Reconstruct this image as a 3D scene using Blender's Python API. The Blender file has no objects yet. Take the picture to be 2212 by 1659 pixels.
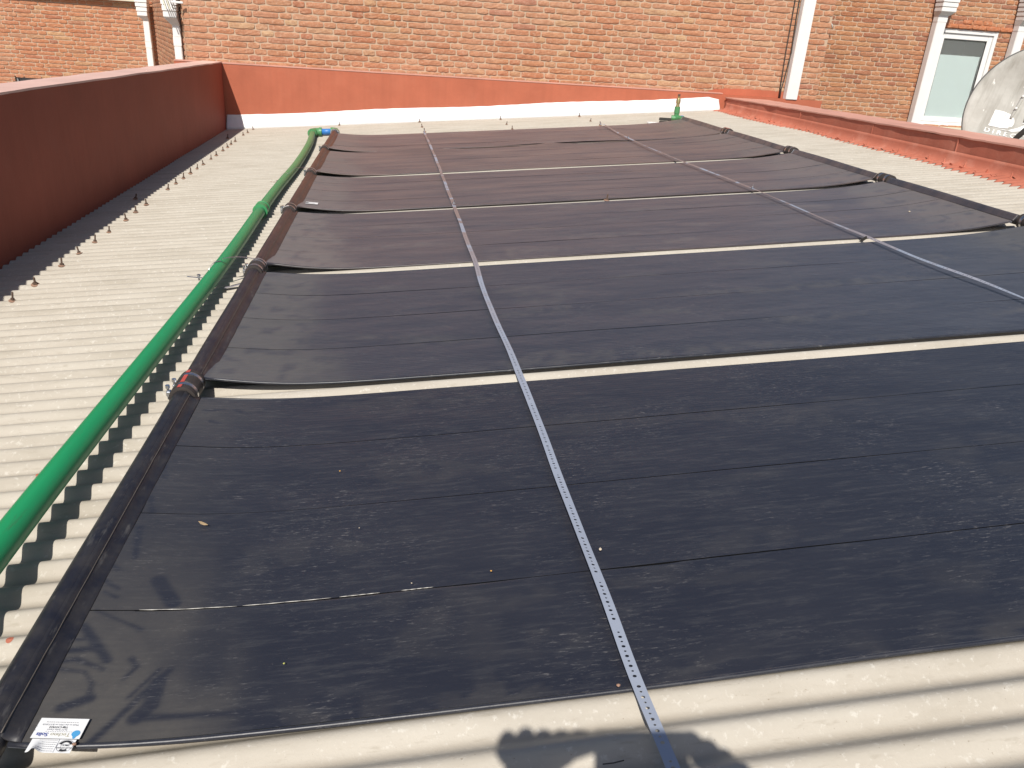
import bpy, bmesh, math, random
from mathutils import Vector, Matrix
import numpy as np
random.seed(7)
rng = np.random.RandomState(11)
scene = bpy.context.scene
COL = scene.collection
PI = math.pi
TA = math.tan(0.0872)                      # the roof rises towards +X

# ------------------------------------------------------------------ camera
cam_d = bpy.data.cameras.new('camera'); cam = bpy.data.objects.new('camera', cam_d); COL.objects.link(cam)
RIGHT = Vector((0.98825, -0.13917, 0.06308)); DOWN = Vector((0.00052, -0.40953, -0.91230)); FWD = Vector((0.15280, 0.90160, -0.40464))
RIGHT.normalize(); FWD = (FWD - RIGHT*FWD.dot(RIGHT)).normalized(); UP = -(FWD.cross(RIGHT))
if UP.z < 0: UP = -UP
CAM = Vector((0.5822, -0.8502, 1.0252))
cam.matrix_world = Matrix(((RIGHT.x, UP.x, -FWD.x, CAM.x), (RIGHT.y, UP.y, -FWD.y, CAM.y), (RIGHT.z, UP.z, -FWD.z, CAM.z), (0, 0, 0, 1)))
cam_d.sensor_fit = 'HORIZONTAL'; cam_d.sensor_width = 36; cam_d.lens = 36*1676.8/2212
cam_d.clip_start = 0.01; cam_d.clip_end = 500
scene.camera = cam
scene.render.resolution_x = 1024; scene.render.resolution_y = 768

# ------------------------------------------------------------------ light
SUN = Vector((0.29, 0.88, -1.0)).normalized()       # the way the light travels
world = bpy.data.worlds.new('World'); scene.world = world; world.use_nodes = True
wn = world.node_tree.nodes; wl = world.node_tree.links; wn.clear()
sky = wn.new('ShaderNodeTexSky'); sky.sky_type = 'NISHITA'; sky.sun_disc = False
sky.sun_elevation = math.asin(-SUN.z); sky.sun_rotation = math.atan2(-SUN.x, -SUN.y)
sky.air_density = 1.0; sky.dust_density = 1.2; sky.ozone_density = 1.2; sky.altitude = 50
bg = wn.new('ShaderNodeBackground'); bg.inputs[1].default_value = 0.07
wo = wn.new('ShaderNodeOutputWorld'); wl.new(sky.outputs[0], bg.inputs[0]); wl.new(bg.outputs[0], wo.inputs[0])
sun_d = bpy.data.lights.new('sun', 'SUN'); sun_d.energy = 4.7; sun_d.angle = math.radians(0.55); sun_d.color = (1.0, 0.955, 0.88)
sun = bpy.data.objects.new('sun', sun_d); COL.objects.link(sun); sun.rotation_euler = SUN.to_track_quat('-Z', 'Y').to_euler(); sun.location = (-3, -8, 10)
vs = scene.view_settings; vs.view_transform = 'Standard'; vs.look = 'None'; vs.gamma = 1; vs.use_curve_mapping = False; vs.exposure = 0.1
scene.render.engine = 'CYCLES'

# ------------------------------------------------------------------ object helpers
def link(name, mesh, mat=None, parent=None, smooth=False):
    o = bpy.data.objects.new(name, mesh); COL.objects.link(o)
    if mat is not None and len(mesh.materials) == 0: mesh.materials.append(mat)
    if parent is not None: o.parent = parent
    if smooth:
        mesh.polygons.foreach_set('use_smooth', [True]*len(mesh.polygons)); mesh.update()
    return o
def empty(name, loc=(0, 0, 0)):
    o = bpy.data.objects.new(name, None); COL.objects.link(o); o.location = loc; o.empty_display_size = .1
    return o
def tag(o, label=None, cat=None, group=None, kind=None):
    if label: o['label'] = label
    if cat: o['category'] = cat
    if group: o['group'] = group
    if kind: o['kind'] = kind
    return o
def pyd(name, v, f):
    m = bpy.data.meshes.new(name); m.from_pydata([tuple(p) for p in v], [], f); m.update(); return m
class MB:
    def __init__(s): s.v = []; s.f = []; s.m = []
    def add(s, v, f, mi=0):
        n = len(s.v); s.v += [tuple(p) for p in v]; s.f += [tuple(i+n for i in q) for q in f]; s.m += [mi]*len(f)
    def box(s, a, b, mi=0):
        x0, y0, z0 = a; x1, y1, z1 = b
        s.add([(x0,y0,z0),(x1,y0,z0),(x1,y1,z0),(x0,y1,z0),(x0,y0,z1),(x1,y0,z1),(x1,y1,z1),(x0,y1,z1)],
              [(0,3,2,1),(4,5,6,7),(0,1,5,4),(1,2,6,5),(2,3,7,6),(3,0,4,7)], mi)
    def bbox(s, a, b, w=.004, mi=0):
        """bevelled box"""
        bm = bmesh.new(); c = [(a[i]+b[i])/2 for i in range(3)]; d = [abs(b[i]-a[i]) for i in range(3)]
        bmesh.ops.create_cube(bm, size=1)
        for q in bm.verts: q.co = Vector((c[0]+q.co.x*d[0], c[1]+q.co.y*d[1], c[2]+q.co.z*d[2]))
        bmesh.ops.bevel(bm, geom=bm.edges[:], offset=min(w, min(d)*.45), segments=2, affect='EDGES')
        bm.verts.index_update()
        s.add([tuple(q.co) for q in bm.verts], [tuple(v.index for v in f.verts) for f in bm.faces], mi); bm.free()
    def tube(s, pts, r, n=16, caps=True, mi=0, up=None):
        pts = [Vector(p) for p in pts]; rs = r if isinstance(r, (list, tuple)) else [r]*len(pts)
        rings = []; prev = None
        for i, p in enumerate(pts):
            t = (pts[min(i+1, len(pts)-1)] - pts[max(i-1, 0)]).normalized()
            if prev is None:
                a = Vector(up) if up else (Vector((0, 0, 1)) if abs(t.z) < .9 else Vector((1, 0, 0)))
            else: a = prev
            a = (a - t*a.dot(t)).normalized(); prev = a; b = t.cross(a)
            rings.append([p + (a*math.cos(2*PI*k/n) + b*math.sin(2*PI*k/n))*rs[i] for k in range(n)])
        v = [q for R in rings for q in R]; f = []
        for i in range(len(rings)-1):
            for k in range(n):
                k2 = (k+1) % n; f.append((i*n+k, i*n+k2, (i+1)*n+k2, (i+1)*n+k))
        if caps: f.append(tuple(range(n))[::-1]); f.append(tuple((len(rings)-1)*n+k for k in range(n)))
        s.add(v, f, mi)
    def ribbon(s, pts, w, th, side=None, mi=0):
        """flat strip along pts, width w across 'side'"""
        pts = [Vector(p) for p in pts]; v = []; f = []
        for i, p in enumerate(pts):
            t = (pts[min(i+1, len(pts)-1)] - pts[max(i-1, 0)]).normalized()
            sd = Vector(side[i]) if isinstance(side, list) else Vector(side or (1, 0, 0))
            sd = (sd - t*sd.dot(t)).normalized(); nn = t.cross(sd)
            for a, b in ((-1, -1), (1, -1), (1, 1), (-1, 1)): v.append(p + sd*a*w/2 + nn*b*th/2)
        for i in range(len(pts)-1):
            for k in range(4): k2 = (k+1) % 4; f.append((i*4+k, i*4+k2, i*4+4+k2, i*4+4+k))
        f.append((0, 1, 2, 3)[::-1]); e = (len(pts)-1)*4; f.append((e, e+1, e+2, e+3))
        s.add(v, f, mi)
    def build(s, name, mat, parent=None, smooth=False):
        me = pyd(name, s.v, s.f)
        if isinstance(mat, list):
            for m in mat: me.materials.append(m)
            me.polygons.foreach_set('material_index', s.m)
        bm = bmesh.new(); bm.from_mesh(me); bmesh.ops.recalc_face_normals(bm, faces=bm.faces[:]); bm.to_mesh(me); bm.free()
        return link(name, me, mat if not isinstance(mat, list) else None, parent, smooth)
def autosmooth(o, ang=40):
    me = o.data
    me.polygons.foreach_set('use_smooth', [True]*len(me.polygons))
    bm = bmesh.new(); bm.from_mesh(me)
    for e in bm.edges:
        if len(e.link_faces) == 2 and e.calc_face_angle(0) > math.radians(ang): e.smooth = False
    bm.to_mesh(me); bm.free(); return o
def R(x, y, h=0): return Vector((x, y, x*TA + h))      # a point h above the crests of the roof

# ------------------------------------------------------------------ material helpers
class NT:
    def __init__(s, name):
        s.m = bpy.data.materials.new(name); s.m.use_nodes = True; s.t = s.m.node_tree; s.n = s.t.nodes; s.b = s.n['Principled BSDF']
    def node(s, ty, **k):
        q = s.n.new(ty)
        for a, b in k.items():
            if a in q.inputs.keys(): q.inputs[a].default_value = b
            else: setattr(q, a, b)
        return q
    def ln(s, a, b): s.t.links.new(a, b)
    def pos(s, scale=(1, 1, 1), obj=False, rot=(0, 0, 0)):
        g = s.node('ShaderNodeTexCoord').outputs['Object'] if obj else s.node('ShaderNodeNewGeometry').outputs['Position']
        mp = s.node('ShaderNodeMapping'); mp.inputs['Scale'].default_value = scale; mp.inputs['Rotation'].default_value = rot
        s.ln(g, mp.inputs[0]); return mp.outputs[0]
    def noise(s, vec, scale, detail=6, rough=.6, dist=0):
        q = s.node('ShaderNodeTexNoise'); q.inputs['Scale'].default_value = scale; q.inputs['Detail'].default_value = detail
        q.inputs['Roughness'].default_value = rough; q.inputs['Distortion'].default_value = dist
        s.ln(vec, q.inputs['Vector']); return q.outputs['Fac']
    def ramp(s, fac, stops, interp='LINEAR'):
        q = s.node('ShaderNodeValToRGB'); q.color_ramp.interpolation = interp
        e = q.color_ramp.elements
        while len(e) > 1: e.remove(e[-1])
        def c4(c): return (c, c, c, 1) if isinstance(c, (int, float)) else (*c, 1)
        e[0].position = stops[0][0]; e[0].color = c4(stops[0][1])
        for p_, c in stops[1:]: el = e.new(p_); el.color = c4(c)
        s.ln(fac, q.inputs[0]); return q.outputs[0]
    def mix(s, fac, a, b, blend='MIX'):
        q = s.node('ShaderNodeMix', data_type='RGBA', blend_type=blend)
        for sock, val in ((q.inputs[0], fac), (q.inputs[6], a), (q.inputs[7], b)):
            if isinstance(val, (int, float)): sock.default_value = val
            elif isinstance(val, tuple): sock.default_value = (*val, 1) if len(val) == 3 else val
            else: s.ln(val, sock)
        return q.outputs[2]
    def math(s, op, a, b=None, clamp=False):
        q = s.node('ShaderNodeMath', operation=op, use_clamp=clamp)
        for i, val in enumerate((a, b)):
            if val is None: continue
            if isinstance(val, (int, float)): q.inputs[i].default_value = val
            else: s.ln(val, q.inputs[i])
        return q.outputs[0]
    def attr(s, name): return s.node('ShaderNodeAttribute', attribute_name=name).outputs['Fac']
    def bump(s, h, strength=.3, dist=.01):
        q = s.node('ShaderNodeBump'); q.inputs['Strength'].default_value = strength; q.inputs['Distance'].default_value = dist
        s.ln(h, q.inputs['Height'])
        if s.b.inputs['Normal'].links: s.ln(s.b.inputs['Normal'].links[0].from_socket, q.inputs['Normal'])
        s.ln(q.outputs[0], s.b.inputs['Normal'])
    def set(s, color=None, rough=None, metal=None, spec=None):
        for k, v in (('Base Color', color), ('Roughness', rough), ('Metallic', metal), ('Specular IOR Level', spec)):
            if v is None: continue
            if isinstance(v, (int, float)): s.b.inputs[k].default_value = v
            elif isinstance(v, tuple): s.b.inputs[k].default_value = (*v, 1)
            else: s.ln(v, s.b.inputs[k])
        return s.m
def simple(name, c, rough=.5, metal=0, var=.15, scale=30, bump=.0, spec=.5):
    t = NT(name); p = t.pos(); n = t.noise(p, scale)
    col = t.mix(t.math('MULTIPLY', n, 1.0), tuple(x*(1-var) for x in c), tuple(min(1, x*(1+var)) for x in c))
    if bump: t.bump(n, bump, .004)
    return t.set(col, rough, metal, spec)

# roof sheets: pale painted corrugated metal, white flecks and soil specks
def mat_roof():
    t = NT('painted_corrugated'); p = t.pos()
    a = t.noise(t.pos((1.2, 5, 1)), 2.2, 6, .6); b = t.noise(p, 70, 5, .65); c = t.noise(t.pos((14, 70, 40)), 1.6, 4, .6)
    col = t.ramp(a, [(.3, (.385, .345, .285)), (.5, (.45, .408, .345)), (.72, (.49, .45, .385))])
    fl = t.ramp(b, [(.58, 0.), (.68, .6)]); col = t.mix(fl, col, (.60, .57, .51))
    st = t.ramp(c, [(.28, .55), (.42, 0.)]); col = t.mix(st, col, (.34, .30, .24))
    sp = t.ramp(t.noise(p, 210, 2, .5), [(.72, 0.), (.76, .7)]); col = t.mix(sp, col, (.25, .2, .15))
    # valleys darkened: shade between the ridges put into the colour
    va = t.ramp(t.attr('valley'), [(.25, 0.), (1., .38)]); col = t.mix(va, col, (.33, .28, .22))
    t.bump(b, .25, .003); t.bump(t.noise(p, 18, 4, .6), .25, .006)
    return t.set(col, .62, 0, .35)
def mat_paint(name, c, dust=(.5, .3, .24), streaks=.5, vert=True, dustamt=.35):
    t = NT(name); p = t.pos()
    a = t.noise(p, 1.7, 6, .6); s_ = t.noise(t.pos((9, 9, .6)), 2.0, 5, .6); f_ = t.noise(p, 60, 4, .6)
    col = t.mix(t.ramp(a, [(.3, 0.), (.7, 1.)]), tuple(x*.86 for x in c), tuple(x*1.1 for x in c))
    col = t.mix(t.math('MULTIPLY', t.ramp(s_, [(.45, 0.), (.75, 1.)]), streaks*.5), col, tuple(x*.72 for x in c))
    col = t.mix(t.math('MULTIPLY', t.ramp(t.noise(p, 5, 7, .7), [(.5, 0.), (.75, 1.)]), dustamt), col, dust)
    t.bump(f_, .22, .004); t.bump(t.noise(p, 9, 4, .6), .3, .012)
    return t.set(col, .7, 0, .3)
def mat_brick(name, stops, pale=.25):
    t = NT(name); p = t.pos()
    rnd = t.math('FRACT', t.math('ADD', t.node('ShaderNodeObjectInfo').outputs['Random'], t.attr('tone')))
    col = t.ramp(rnd, stops)
    n = t.noise(t.pos((18, 18, 40)), 1.1, 6, .7); col = t.mix(t.ramp(n, [(.32, .75), (.6, 0.)]), col, (.30, .115, .06), 'MIX')
    n2 = t.noise(p, 42, 5, .7); col = t.mix(t.ramp(n2, [(.5, 0.), (.68, .55)]), col, (.62, .40, .28))
    n3 = t.noise(p, .9, 5, .6); col = t.mix(t.math('MULTIPLY', t.ramp(n3, [(.38, 0.), (.62, 1.)]), pale), col, (.64, .44, .33))
    n4 = t.noise(p, 1.3, 4, .6, 1.0); col = t.mix(t.math('MULTIPLY', t.ramp(n4, [(.55, 0.), (.72, 1.)]), .30), col, (.19, .085, .05))
    t.bump(t.noise(p, 95, 4, .6), .4, .0025); t.bump(t.noise(p, 30, 3, .6), .3, .004)
    return t.set(col, .85, 0, .2)
BR_ORANGE = [(0., (.50, .20, .10)), (.25, (.54, .235, .12)), (.5, (.47, .175, .085)), (.7, (.55, .27, .14)), (.85, (.42, .14, .075)), (.94, (.56, .34, .18)), (1., (.34, .13, .085))]
BR_PALE = [(0., (.49, .225, .120)), (.25, (.51, .25, .135)), (.45, (.455, .185, .095)), (.62, (.53, .28, .165)), (.8, (.43, .155, .08)), (.92, (.55, .36, .20)), (1., (.40, .15, .095))]
BR_BROWN = [(0., (.43, .185, .085)), (.3, (.48, .22, .10)), (.55, (.39, .155, .075)), (.75, (.49, .26, .125)), (.88, (.33, .115, .06)), (1., (.27, .11, .07))]
def mat_mortar():
    t = NT('mortar'); p = t.pos(); n = t.noise(p, 35, 5, .7)
    t.bump(n, .6, .006); return t.set(t.mix(n, (.46, .325, .225), (.60, .45, .33)), .9, 0, .15)

# black absorber mats and pipes: UV-worn rubber with dust
def mat_absorber(name, brown=0., sheen=.22):
    t = NT(name); p = t.pos()
    st = t.noise(t.pos((6.0, 46, 6), rot=(0, 0, .015)), 2.0, 8, .72)                       # streaks along the tubes
    st2 = t.noise(t.pos((34, 190, 34), rot=(0, 0, -.02)), 1.3, 5, .75); fine = t.noise(p, 240, 3, .6)
    blot = t.noise(t.pos((1.0, 2.4, 1)), 2.6, 6, .6, .6)
    base = t.mix(t.ramp(blot, [(.35, 0.), (.65, 1.)]), (.0150, .0165, .0260), (.022, .023, .032))
    dustc = t.mix(blot, (.105, .105, .105), (.14, .132, .122))
    d1 = t.math('MULTIPLY', t.ramp(st, [(.50, 0.), (.82, .36)]), 1.0)
    d2 = t.math('MULTIPLY', t.ramp(st2, [(.575, 0.), (.66, 1.)]), t.ramp(t.noise(t.pos((2.0, 3.4, 2)), 1.7, 6, .7), [(.44, .06), (.62, 1.)]))
    d3 = t.math('MULTIPLY', t.attr('dust'), t.ramp(t.noise(p, 26, 5, .7), [(.2, .62), (.75, 1.)]))
    col = t.mix(t.math('MAXIMUM', d1, 0.), base, dustc)
    col = t.mix(t.math('MULTIPLY', d2, .62), col, (.23, .215, .205))
    col = t.mix(d3, col, (.088, .080, .071) if not brown else (.135, .115, .098))  # dust by the headers; on far mats it also carries painted sheen
    sp = t.ramp(t.noise(p, 420, 1, .4), [(.78, 0.), (.82, .5)]); col = t.mix(sp, col, (.24, .22, .20))
    if brown:
        bn = t.math('MULTIPLY', t.ramp(t.noise(t.pos((.9, 5, 1)), 1.5, 6, .65), [(.34, .12), (.64, 1.15)]), brown)  # brown of the far mats: dust, plus brick wall reflection painted in
        col = t.mix(bn, col, (.165, .108, .088))
    rg = t.math('ADD', t.math('MULTIPLY', st, .16), .34)
    rg = t.math('ADD', rg, t.math('MULTIPLY', d3, .12))
    w = t.node('ShaderNodeTexWave', wave_type='BANDS', bands_direction='Y', wave_profile='SIN'); w.inputs['Scale'].default_value = 22.0
    w.inputs['Distortion'].default_value = .0; t.ln(t.pos(), w.inputs['Vector'])
    t.bump(w.outputs['Fac'], .12, .001); t.bump(st2, .12, .002); t.bump(fine, .10, .001); t.bump(t.noise(t.pos((1.2, 3, 1)), 2.2, 3, .5), .35, .02)
    t.b.inputs['Sheen Weight'].default_value = sheen; t.b.inputs['Sheen Roughness'].default_value = .45; t.b.inputs['Sheen Tint'].default_value = (.80, .86, 1., 1)
    return t.set(col, rg, 0, .62)
def mat_header(name, brown=0.):
    t = NT(name); p = t.pos(); n = t.noise(p, 14, 6, .7); n2 = t.noise(t.pos((30, 6, 30)), 1.5, 5, .7)
    col = t.mix(t.ramp(n, [(.4, 0.), (.75, .6)]), (.014, .0145, .022), (.07, .062, .055))
    col = t.mix(t.ramp(n2, [(.58, 0.), (.72, .5)]), col, (.17, .16, .15))
    if brown: col = t.mix(t.math('MULTIPLY', t.ramp(t.noise(t.pos((12, 3, 12)), 1.2, 5, .65), [(.3, .25), (.62, 1.)]), brown), col, (.13, .058, .036))
    t.bump(n, .2, .003); return t.set(col, .42, 0, .5)
M = {}
M['roof'] = mat_roof()
M['terracotta'] = mat_paint('terracotta_paint', (.47, .140, .078), dust=(.52, .21, .13), dustamt=.15)
M['terracotta_left'] = mat_paint('terracotta_paint_shaded', (.29, .068, .040), dust=(.31, .09, .06), dustamt=.15)  # darker terracotta copy, the shade on the left parapet put into its colour
M['terracotta_dark'] = mat_paint('terracotta_weathered', (.47, .155, .10), dust=(.58, .29, .21), dustamt=.4)
M['coping'] = mat_paint('sunlit_dusty_coping', (.72, .47, .40), dust=(.76, .58, .51), streaks=.1)  # copings paler than the walls: dust, plus sunlight put into the colour
M['coping_r'] = mat_paint('sunlit_dusty_coping_red', (.60, .31, .24), dust=(.66, .42, .35), streaks=.2)
M['membrane'] = mat_paint('terracotta_membrane', (.50, .165, .105), dust=(.62, .32, .24), streaks=.2, dustamt=.5)
M['white_coat'] = simple('white_coating', (.80, .80, .79), .6, 0, .06, 12, .3)
M['white_pvc'] = simple('white_downpipe_paint', (.80, .79, .77), .45, 0, .05, 8, .06)
M['dirty_white'] = mat_paint('dirty_white_paint', (.72, .71, .68), dust=(.45, .42, .36), streaks=.25, dustamt=.35)
M['brick_main'] = mat_brick('brick_pale_orange', BR_PALE, .16)
M['brick_left'] = mat_brick('brick_orange', BR_ORANGE, .12)
M['brick_right'] = mat_brick('brick_brown', BR_BROWN, .10)
M['brick_lintel'] = mat_brick('brick_bright', [(0., (.55, .19, .08)), (1., (.50, .16, .07))], .05)
M['mortar'] = mat_mortar()
M['absorber'] = [mat_absorber('absorber_black', b, sh_) for b, sh_ in ((0., .09), (.0, .24), (.30, .25), (.52, .24), (.70, .22), (.78, .2))]
M['header'] = [mat_header('header_black', b) for b in (.0, .16, .5, .62, .7, .75)]
M['header_r'] = [mat_header('header_black_right', b) for b in (.0, .0, .05, .1, .2, .35)]
M['seam_shade'] = simple('seam_shade_black', (.006, .006, .0065), .95, 0, .2, 60, 0, .1)  # near-black strip rims: the shade of the seams put into the colour
M['glint'] = simple('seam_glint', (.52, .50, .46), .7, 0, .4, 200)
M['weld'] = simple('weld_bead', (.10, .085, .075), .6, 0, .6, 90)
M['rubber'] = simple('coupling_rubber', (.045, .036, .032), .55, 0, .5, 60, .2)
M['steel'] = simple('clamp_steel', (.62, .62, .64), .32, 1., .12, 60)
M['zinc'] = simple('bright_zinc', (.78, .80, .84), .25, 1., .05, 60)
M['red_mark'] = simple('red_stripe', (.46, .075, .06), .6)
M['rust'] = simple('rusty_bolt', (.125, .080, .058), .8, .1, .5, 120, .4)
M['rust_bright'] = simple('rusty_washer', (.30, .18, .125), .85, .0, .4, 120, .4)
M['black'] = simple('black_rubber', (.012, .012, .013), .5)
M['dark'] = simple('dark_steel', (.05, .045, .04), .6)
M['blue'] = simple('blue_fitting', (.045, .20, .55), .4)
M['brass'] = simple('brass', (.62, .50, .24), .35, .9)
M['leaf'] = simple('dry_leaf', (.42, .30, .17), .8, 0, .3, 90)
M['pebble'] = simple('pale_crumb', (.60, .50, .38), .9, 0, .3, 90)
M['orange_crumb'] = simple('orange_crumb', (.62, .32, .07), .8)
M['cream'] = simple('cream_enamel', (.66, .64, .50), .4)
M['skin'] = simple('skin', (.52, .31, .22), .55); M['shirt'] = simple('blue_shirt', (.10, .14, .22), .85, 0, .2, 12)
M['trousers'] = simple('dark_trousers', (.04, .045, .06), .85); M['hair'] = simple('dark_hair', (.03, .02, .015), .6)
M['phone'] = simple('phone_shell', (.03, .03, .035), .25)
M['paper'] = simple('label_paper', (.80, .80, .80), .45, 0, .03, 60)
M['ink'] = simple('label_ink', (.03, .03, .035), .6); M['ink_grey'] = simple('label_ink_grey', (.30, .30, .32), .6)
M['ink_olive'] = simple('label_ink_olive', (.42, .39, .27), .6); M['ink_blue'] = simple('label_ink_blue', (.06, .09, .32), .6); M['ink_sky'] = simple('label_ink_sky', (.08, .33, .62), .6)
def mat_green():
    t = NT('green_polypropylene'); p = t.pos(); n = t.noise(t.pos((30, 3, 30)), 1.0, 6, .65)
    nrm = t.noise(p, 55, 4, .6)
    col = t.mix(n, (.012, .235, .085), (.018, .31, .115))
    # sun-bleached bloom and grime, growing with distance along the run
    sx = t.node('ShaderNodeSeparateXYZ'); t.ln(t.pos(), sx.inputs[0])
    far = t.math('MULTIPLY', t.math('SUBTRACT', sx.outputs['Y'], 2.2), .17, True)
    far = t.math('MINIMUM', far, .55)
    col = t.mix(t.math('MULTIPLY', far, t.ramp(n, [(.3, .5), (.7, 1.)])), col, (.20, .27, .12))
    g = t.ramp(t.noise(t.pos((60, 5, 60)), 1.2, 5, .7), [(.6, 0.), (.72, .6)]); col = t.mix(g, col, (.07, .10, .05))
    return t.set(col, t.math('ADD', t.math('MULTIPLY', nrm, .2), .32), 0, .5)
M['green'] = mat_green()
def mat_strap():
    t = NT('galvanised_band'); p = t.pos(); n = t.noise(p, 9, 4, .6)
    sx = t.node('ShaderNodeSeparateXYZ'); t.ln(t.pos(), sx.inputs[0])
    seg = t.noise(t.pos((0, 1, 0)), 2.6, 3, .7)
    far = t.math('MULTIPLY', t.math('SUBTRACT', sx.outputs['Y'], 1.2), .5, True)
    r = t.math('MULTIPLY', t.ramp(seg, [(.44, 0.), (.5, 1.)]), far)
    col = t.mix(n, (.36, .40, .49), (.44, .48, .57)); col = t.mix(t.math('MULTIPLY', r, .85), col, (.25, .165, .135))  # blue sky and brown wall reflections put into the band's colour
    met = t.math('SUBTRACT', .30, t.math('MULTIPLY', r, .25))
    return t.set(col, .45, met, .5)
M['strap'] = mat_strap()
def mat_glass(name, c, rough=.05, alpha=None):
    t = NT(name); t.set(c, rough, 0, .6); t.b.inputs['Transmission Weight'].default_value = .9; t.b.inputs['IOR'].default_value = 1.45; return t.m
M['glass'] = mat_glass('window_glass', (.93, .97, .96), .02)
def mat_dish():
    t = NT('weathered_dish'); p = t.pos(obj=True); n = t.noise(p, 5, 6, .6); s_ = t.noise(t.pos((9, .9, 9), obj=True), 1.6, 6, .65)
    col = t.mix(t.ramp(n, [(.35, 0.), (.7, 1.)]), (.36, .345, .31), (.50, .49, .45))
    col = t.mix(t.ramp(s_, [(.5, 0.), (.7, .75)]), col, (.25, .235, .20))
    f_ = t.ramp(t.noise(t.pos((22, 8, 20), obj=True), 1.2, 2, .5), [(.70, 0.), (.73, .8)]); col = t.mix(f_, col, (.75, .74, .7))
    t.bump(n, .1, .01); return t.set(col, .6, 0, .35)
M['dish'] = mat_dish()
def mat_logo():
    t = NT('worn_white_print'); p = t.pos(obj=True); n = t.noise(p, 22, 5, .7)
    return t.set(t.mix(t.ramp(n, [(.36, 1.), (.46, 0.)]), (.78, .78, .77), (.42, .40, .36)), .5)
M['logo'] = mat_logo()
M['ground'] = simple('yard_concrete', (.30, .28, .25), .9, 0, .2, 2)

# ------------------------------------------------------------------ SETTING: ground
g = MB(); g.box((-60, -60, -3.3), (60, 60, -3.2)); tag(g.build('ground', M['ground']), kind='structure')

# ------------------------------------------------------------------ SETTING: corrugated roof
P = .0756; Y0 = .7905                                     # pitch, a crest line
AMP = .0098
roof = tag(empty('roof', (0, 0, 0)), kind='structure')
def crest_h(y): return AMP*(math.cos(2*PI*(y-Y0)/P) - 1)
def sheet_mesh(yc, ncor, x0, x1, lift):
    ys = np.linspace(yc, yc + ncor*P + .028, ncor*20 + 8); xs = np.linspace(x0, x1, 26)
    v = []; f = []; val = []
    for i, x in enumerate(xs):
        for y in ys:
            w = .0008*math.sin(3.1*x + 2*yc)
            c = math.cos(2*PI*(y-Y0)/P); v.append((x, y, x*TA + AMP*(c-1) + lift + w)); val.append(max(0, -c)**3)
    n = len(ys)
    for i in range(len(xs)-1):
        for j in range(n-1): f.append((i*n+j, (i+1)*n+j, (i+1)*n+j+1, i*n+j+1))
    me = pyd('roof_sheet', v, f); a = me.attributes.new('valley', 'FLOAT', 'POINT'); a.data.foreach_set('value', val)
    return me
yy = Y0 - 48*P + P*.25; k = 0
while yy < 8.86:
    nc = 11
    if yy + nc*P > 8.95: nc = max(2, int((8.95-yy)/P))
    o = link('roof_sheet', sheet_mesh(yy, nc, -1.33, 4.72, .0006*(k % 2)), M['roof'], roof, True)
    yy += nc*P; k += 1
# bolts with rusty washers
def bolt_mesh(hh=.040):
    b = MB(); b.tube([(0, 0, 0), (0, 0, .003), (0, 0, .006)], [.017, .016, .007], 12, True, 1)
    b.tube([(0, 0, .005), (0, 0, .013)], .0095, 6, True, 0); b.tube([(0, 0, .012), (0, 0, hh)], .0042, 8, True, 0)
    me = pyd('bolt', b.v, b.f); me.materials.append(M['rust']); me.materials.append(M['rust_bright'])
    me.polygons.foreach_set('material_index', b.m); return me
BM = bolt_mesh(); BMR = bolt_mesh(.034); BMR.materials.clear(); BMR.materials.append(M['membrane']); BMR.materials.append(M['membrane'])
def snap(y): return Y0 + round((y-Y0)/P)*P
def bolt(x, y, mesh=BM, dz=0):
    o = bpy.data.objects.new('bolt', mesh); COL.objects.link(o); o.parent = roof; o.location = R(x, snap(y), dz - .001)
    o.rotation_euler = (random.uniform(-.16, .16), random.uniform(-.16, .16)-.05, random.uniform(0, 6))
    s_ = random.uniform(.88, 1.12); o.scale = (s_, s_, random.uniform(.85, 1.15))
for x, y in [(-.96,2.26),(-.96,2.47),(-.96,2.68),(-.96,2.99),(-.96,3.23),(-.96,3.46),(-.96,3.67),(-.96,3.98),(-.97,4.21),(-.97,4.45),(-1.10,4.66),(-.97,4.96),(-.97,5.21),(-.97,5.43),(-.97,5.65),(-.97,5.87),(-.97,6.10),(-.97,6.39),(-.97,6.58),(-.97,6.89),(-.97,7.12),(-.98,7.36),(-.98,7.57),(-1.11,7.88),(-.99,8.11),(-.98,8.36),(-.97,8.62),
             (-.02,8.70),(.90,8.71),(.91,8.18),(.92,7.75),(1.84,8.69),(1.84,8.13),(1.84,7.68),(2.78,8.66),(2.79,8.14),(2.79,7.68),(1.88,3.80),(-.96,2.0),(-.96,1.75),(-.96,1.5)]: bolt(x, y)
for x, y in [(4.57,8.45),(4.56,8.2),(4.57,7.9),(4.58,7.56),(4.60,7.36),(4.57,7.08),(4.57,6.78),(4.58,6.56),(4.58,6.38),(4.54,6.13),(4.56,5.92),(4.58,5.67),(4.58,5.44),(4.58,5.01),(4.58,4.68),(4.6,4.52),(4.6,4.30),(4.6,4.06),(4.6,3.8),(4.6,3.5)]: bolt(x-.03, y, BMR, .004)

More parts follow.
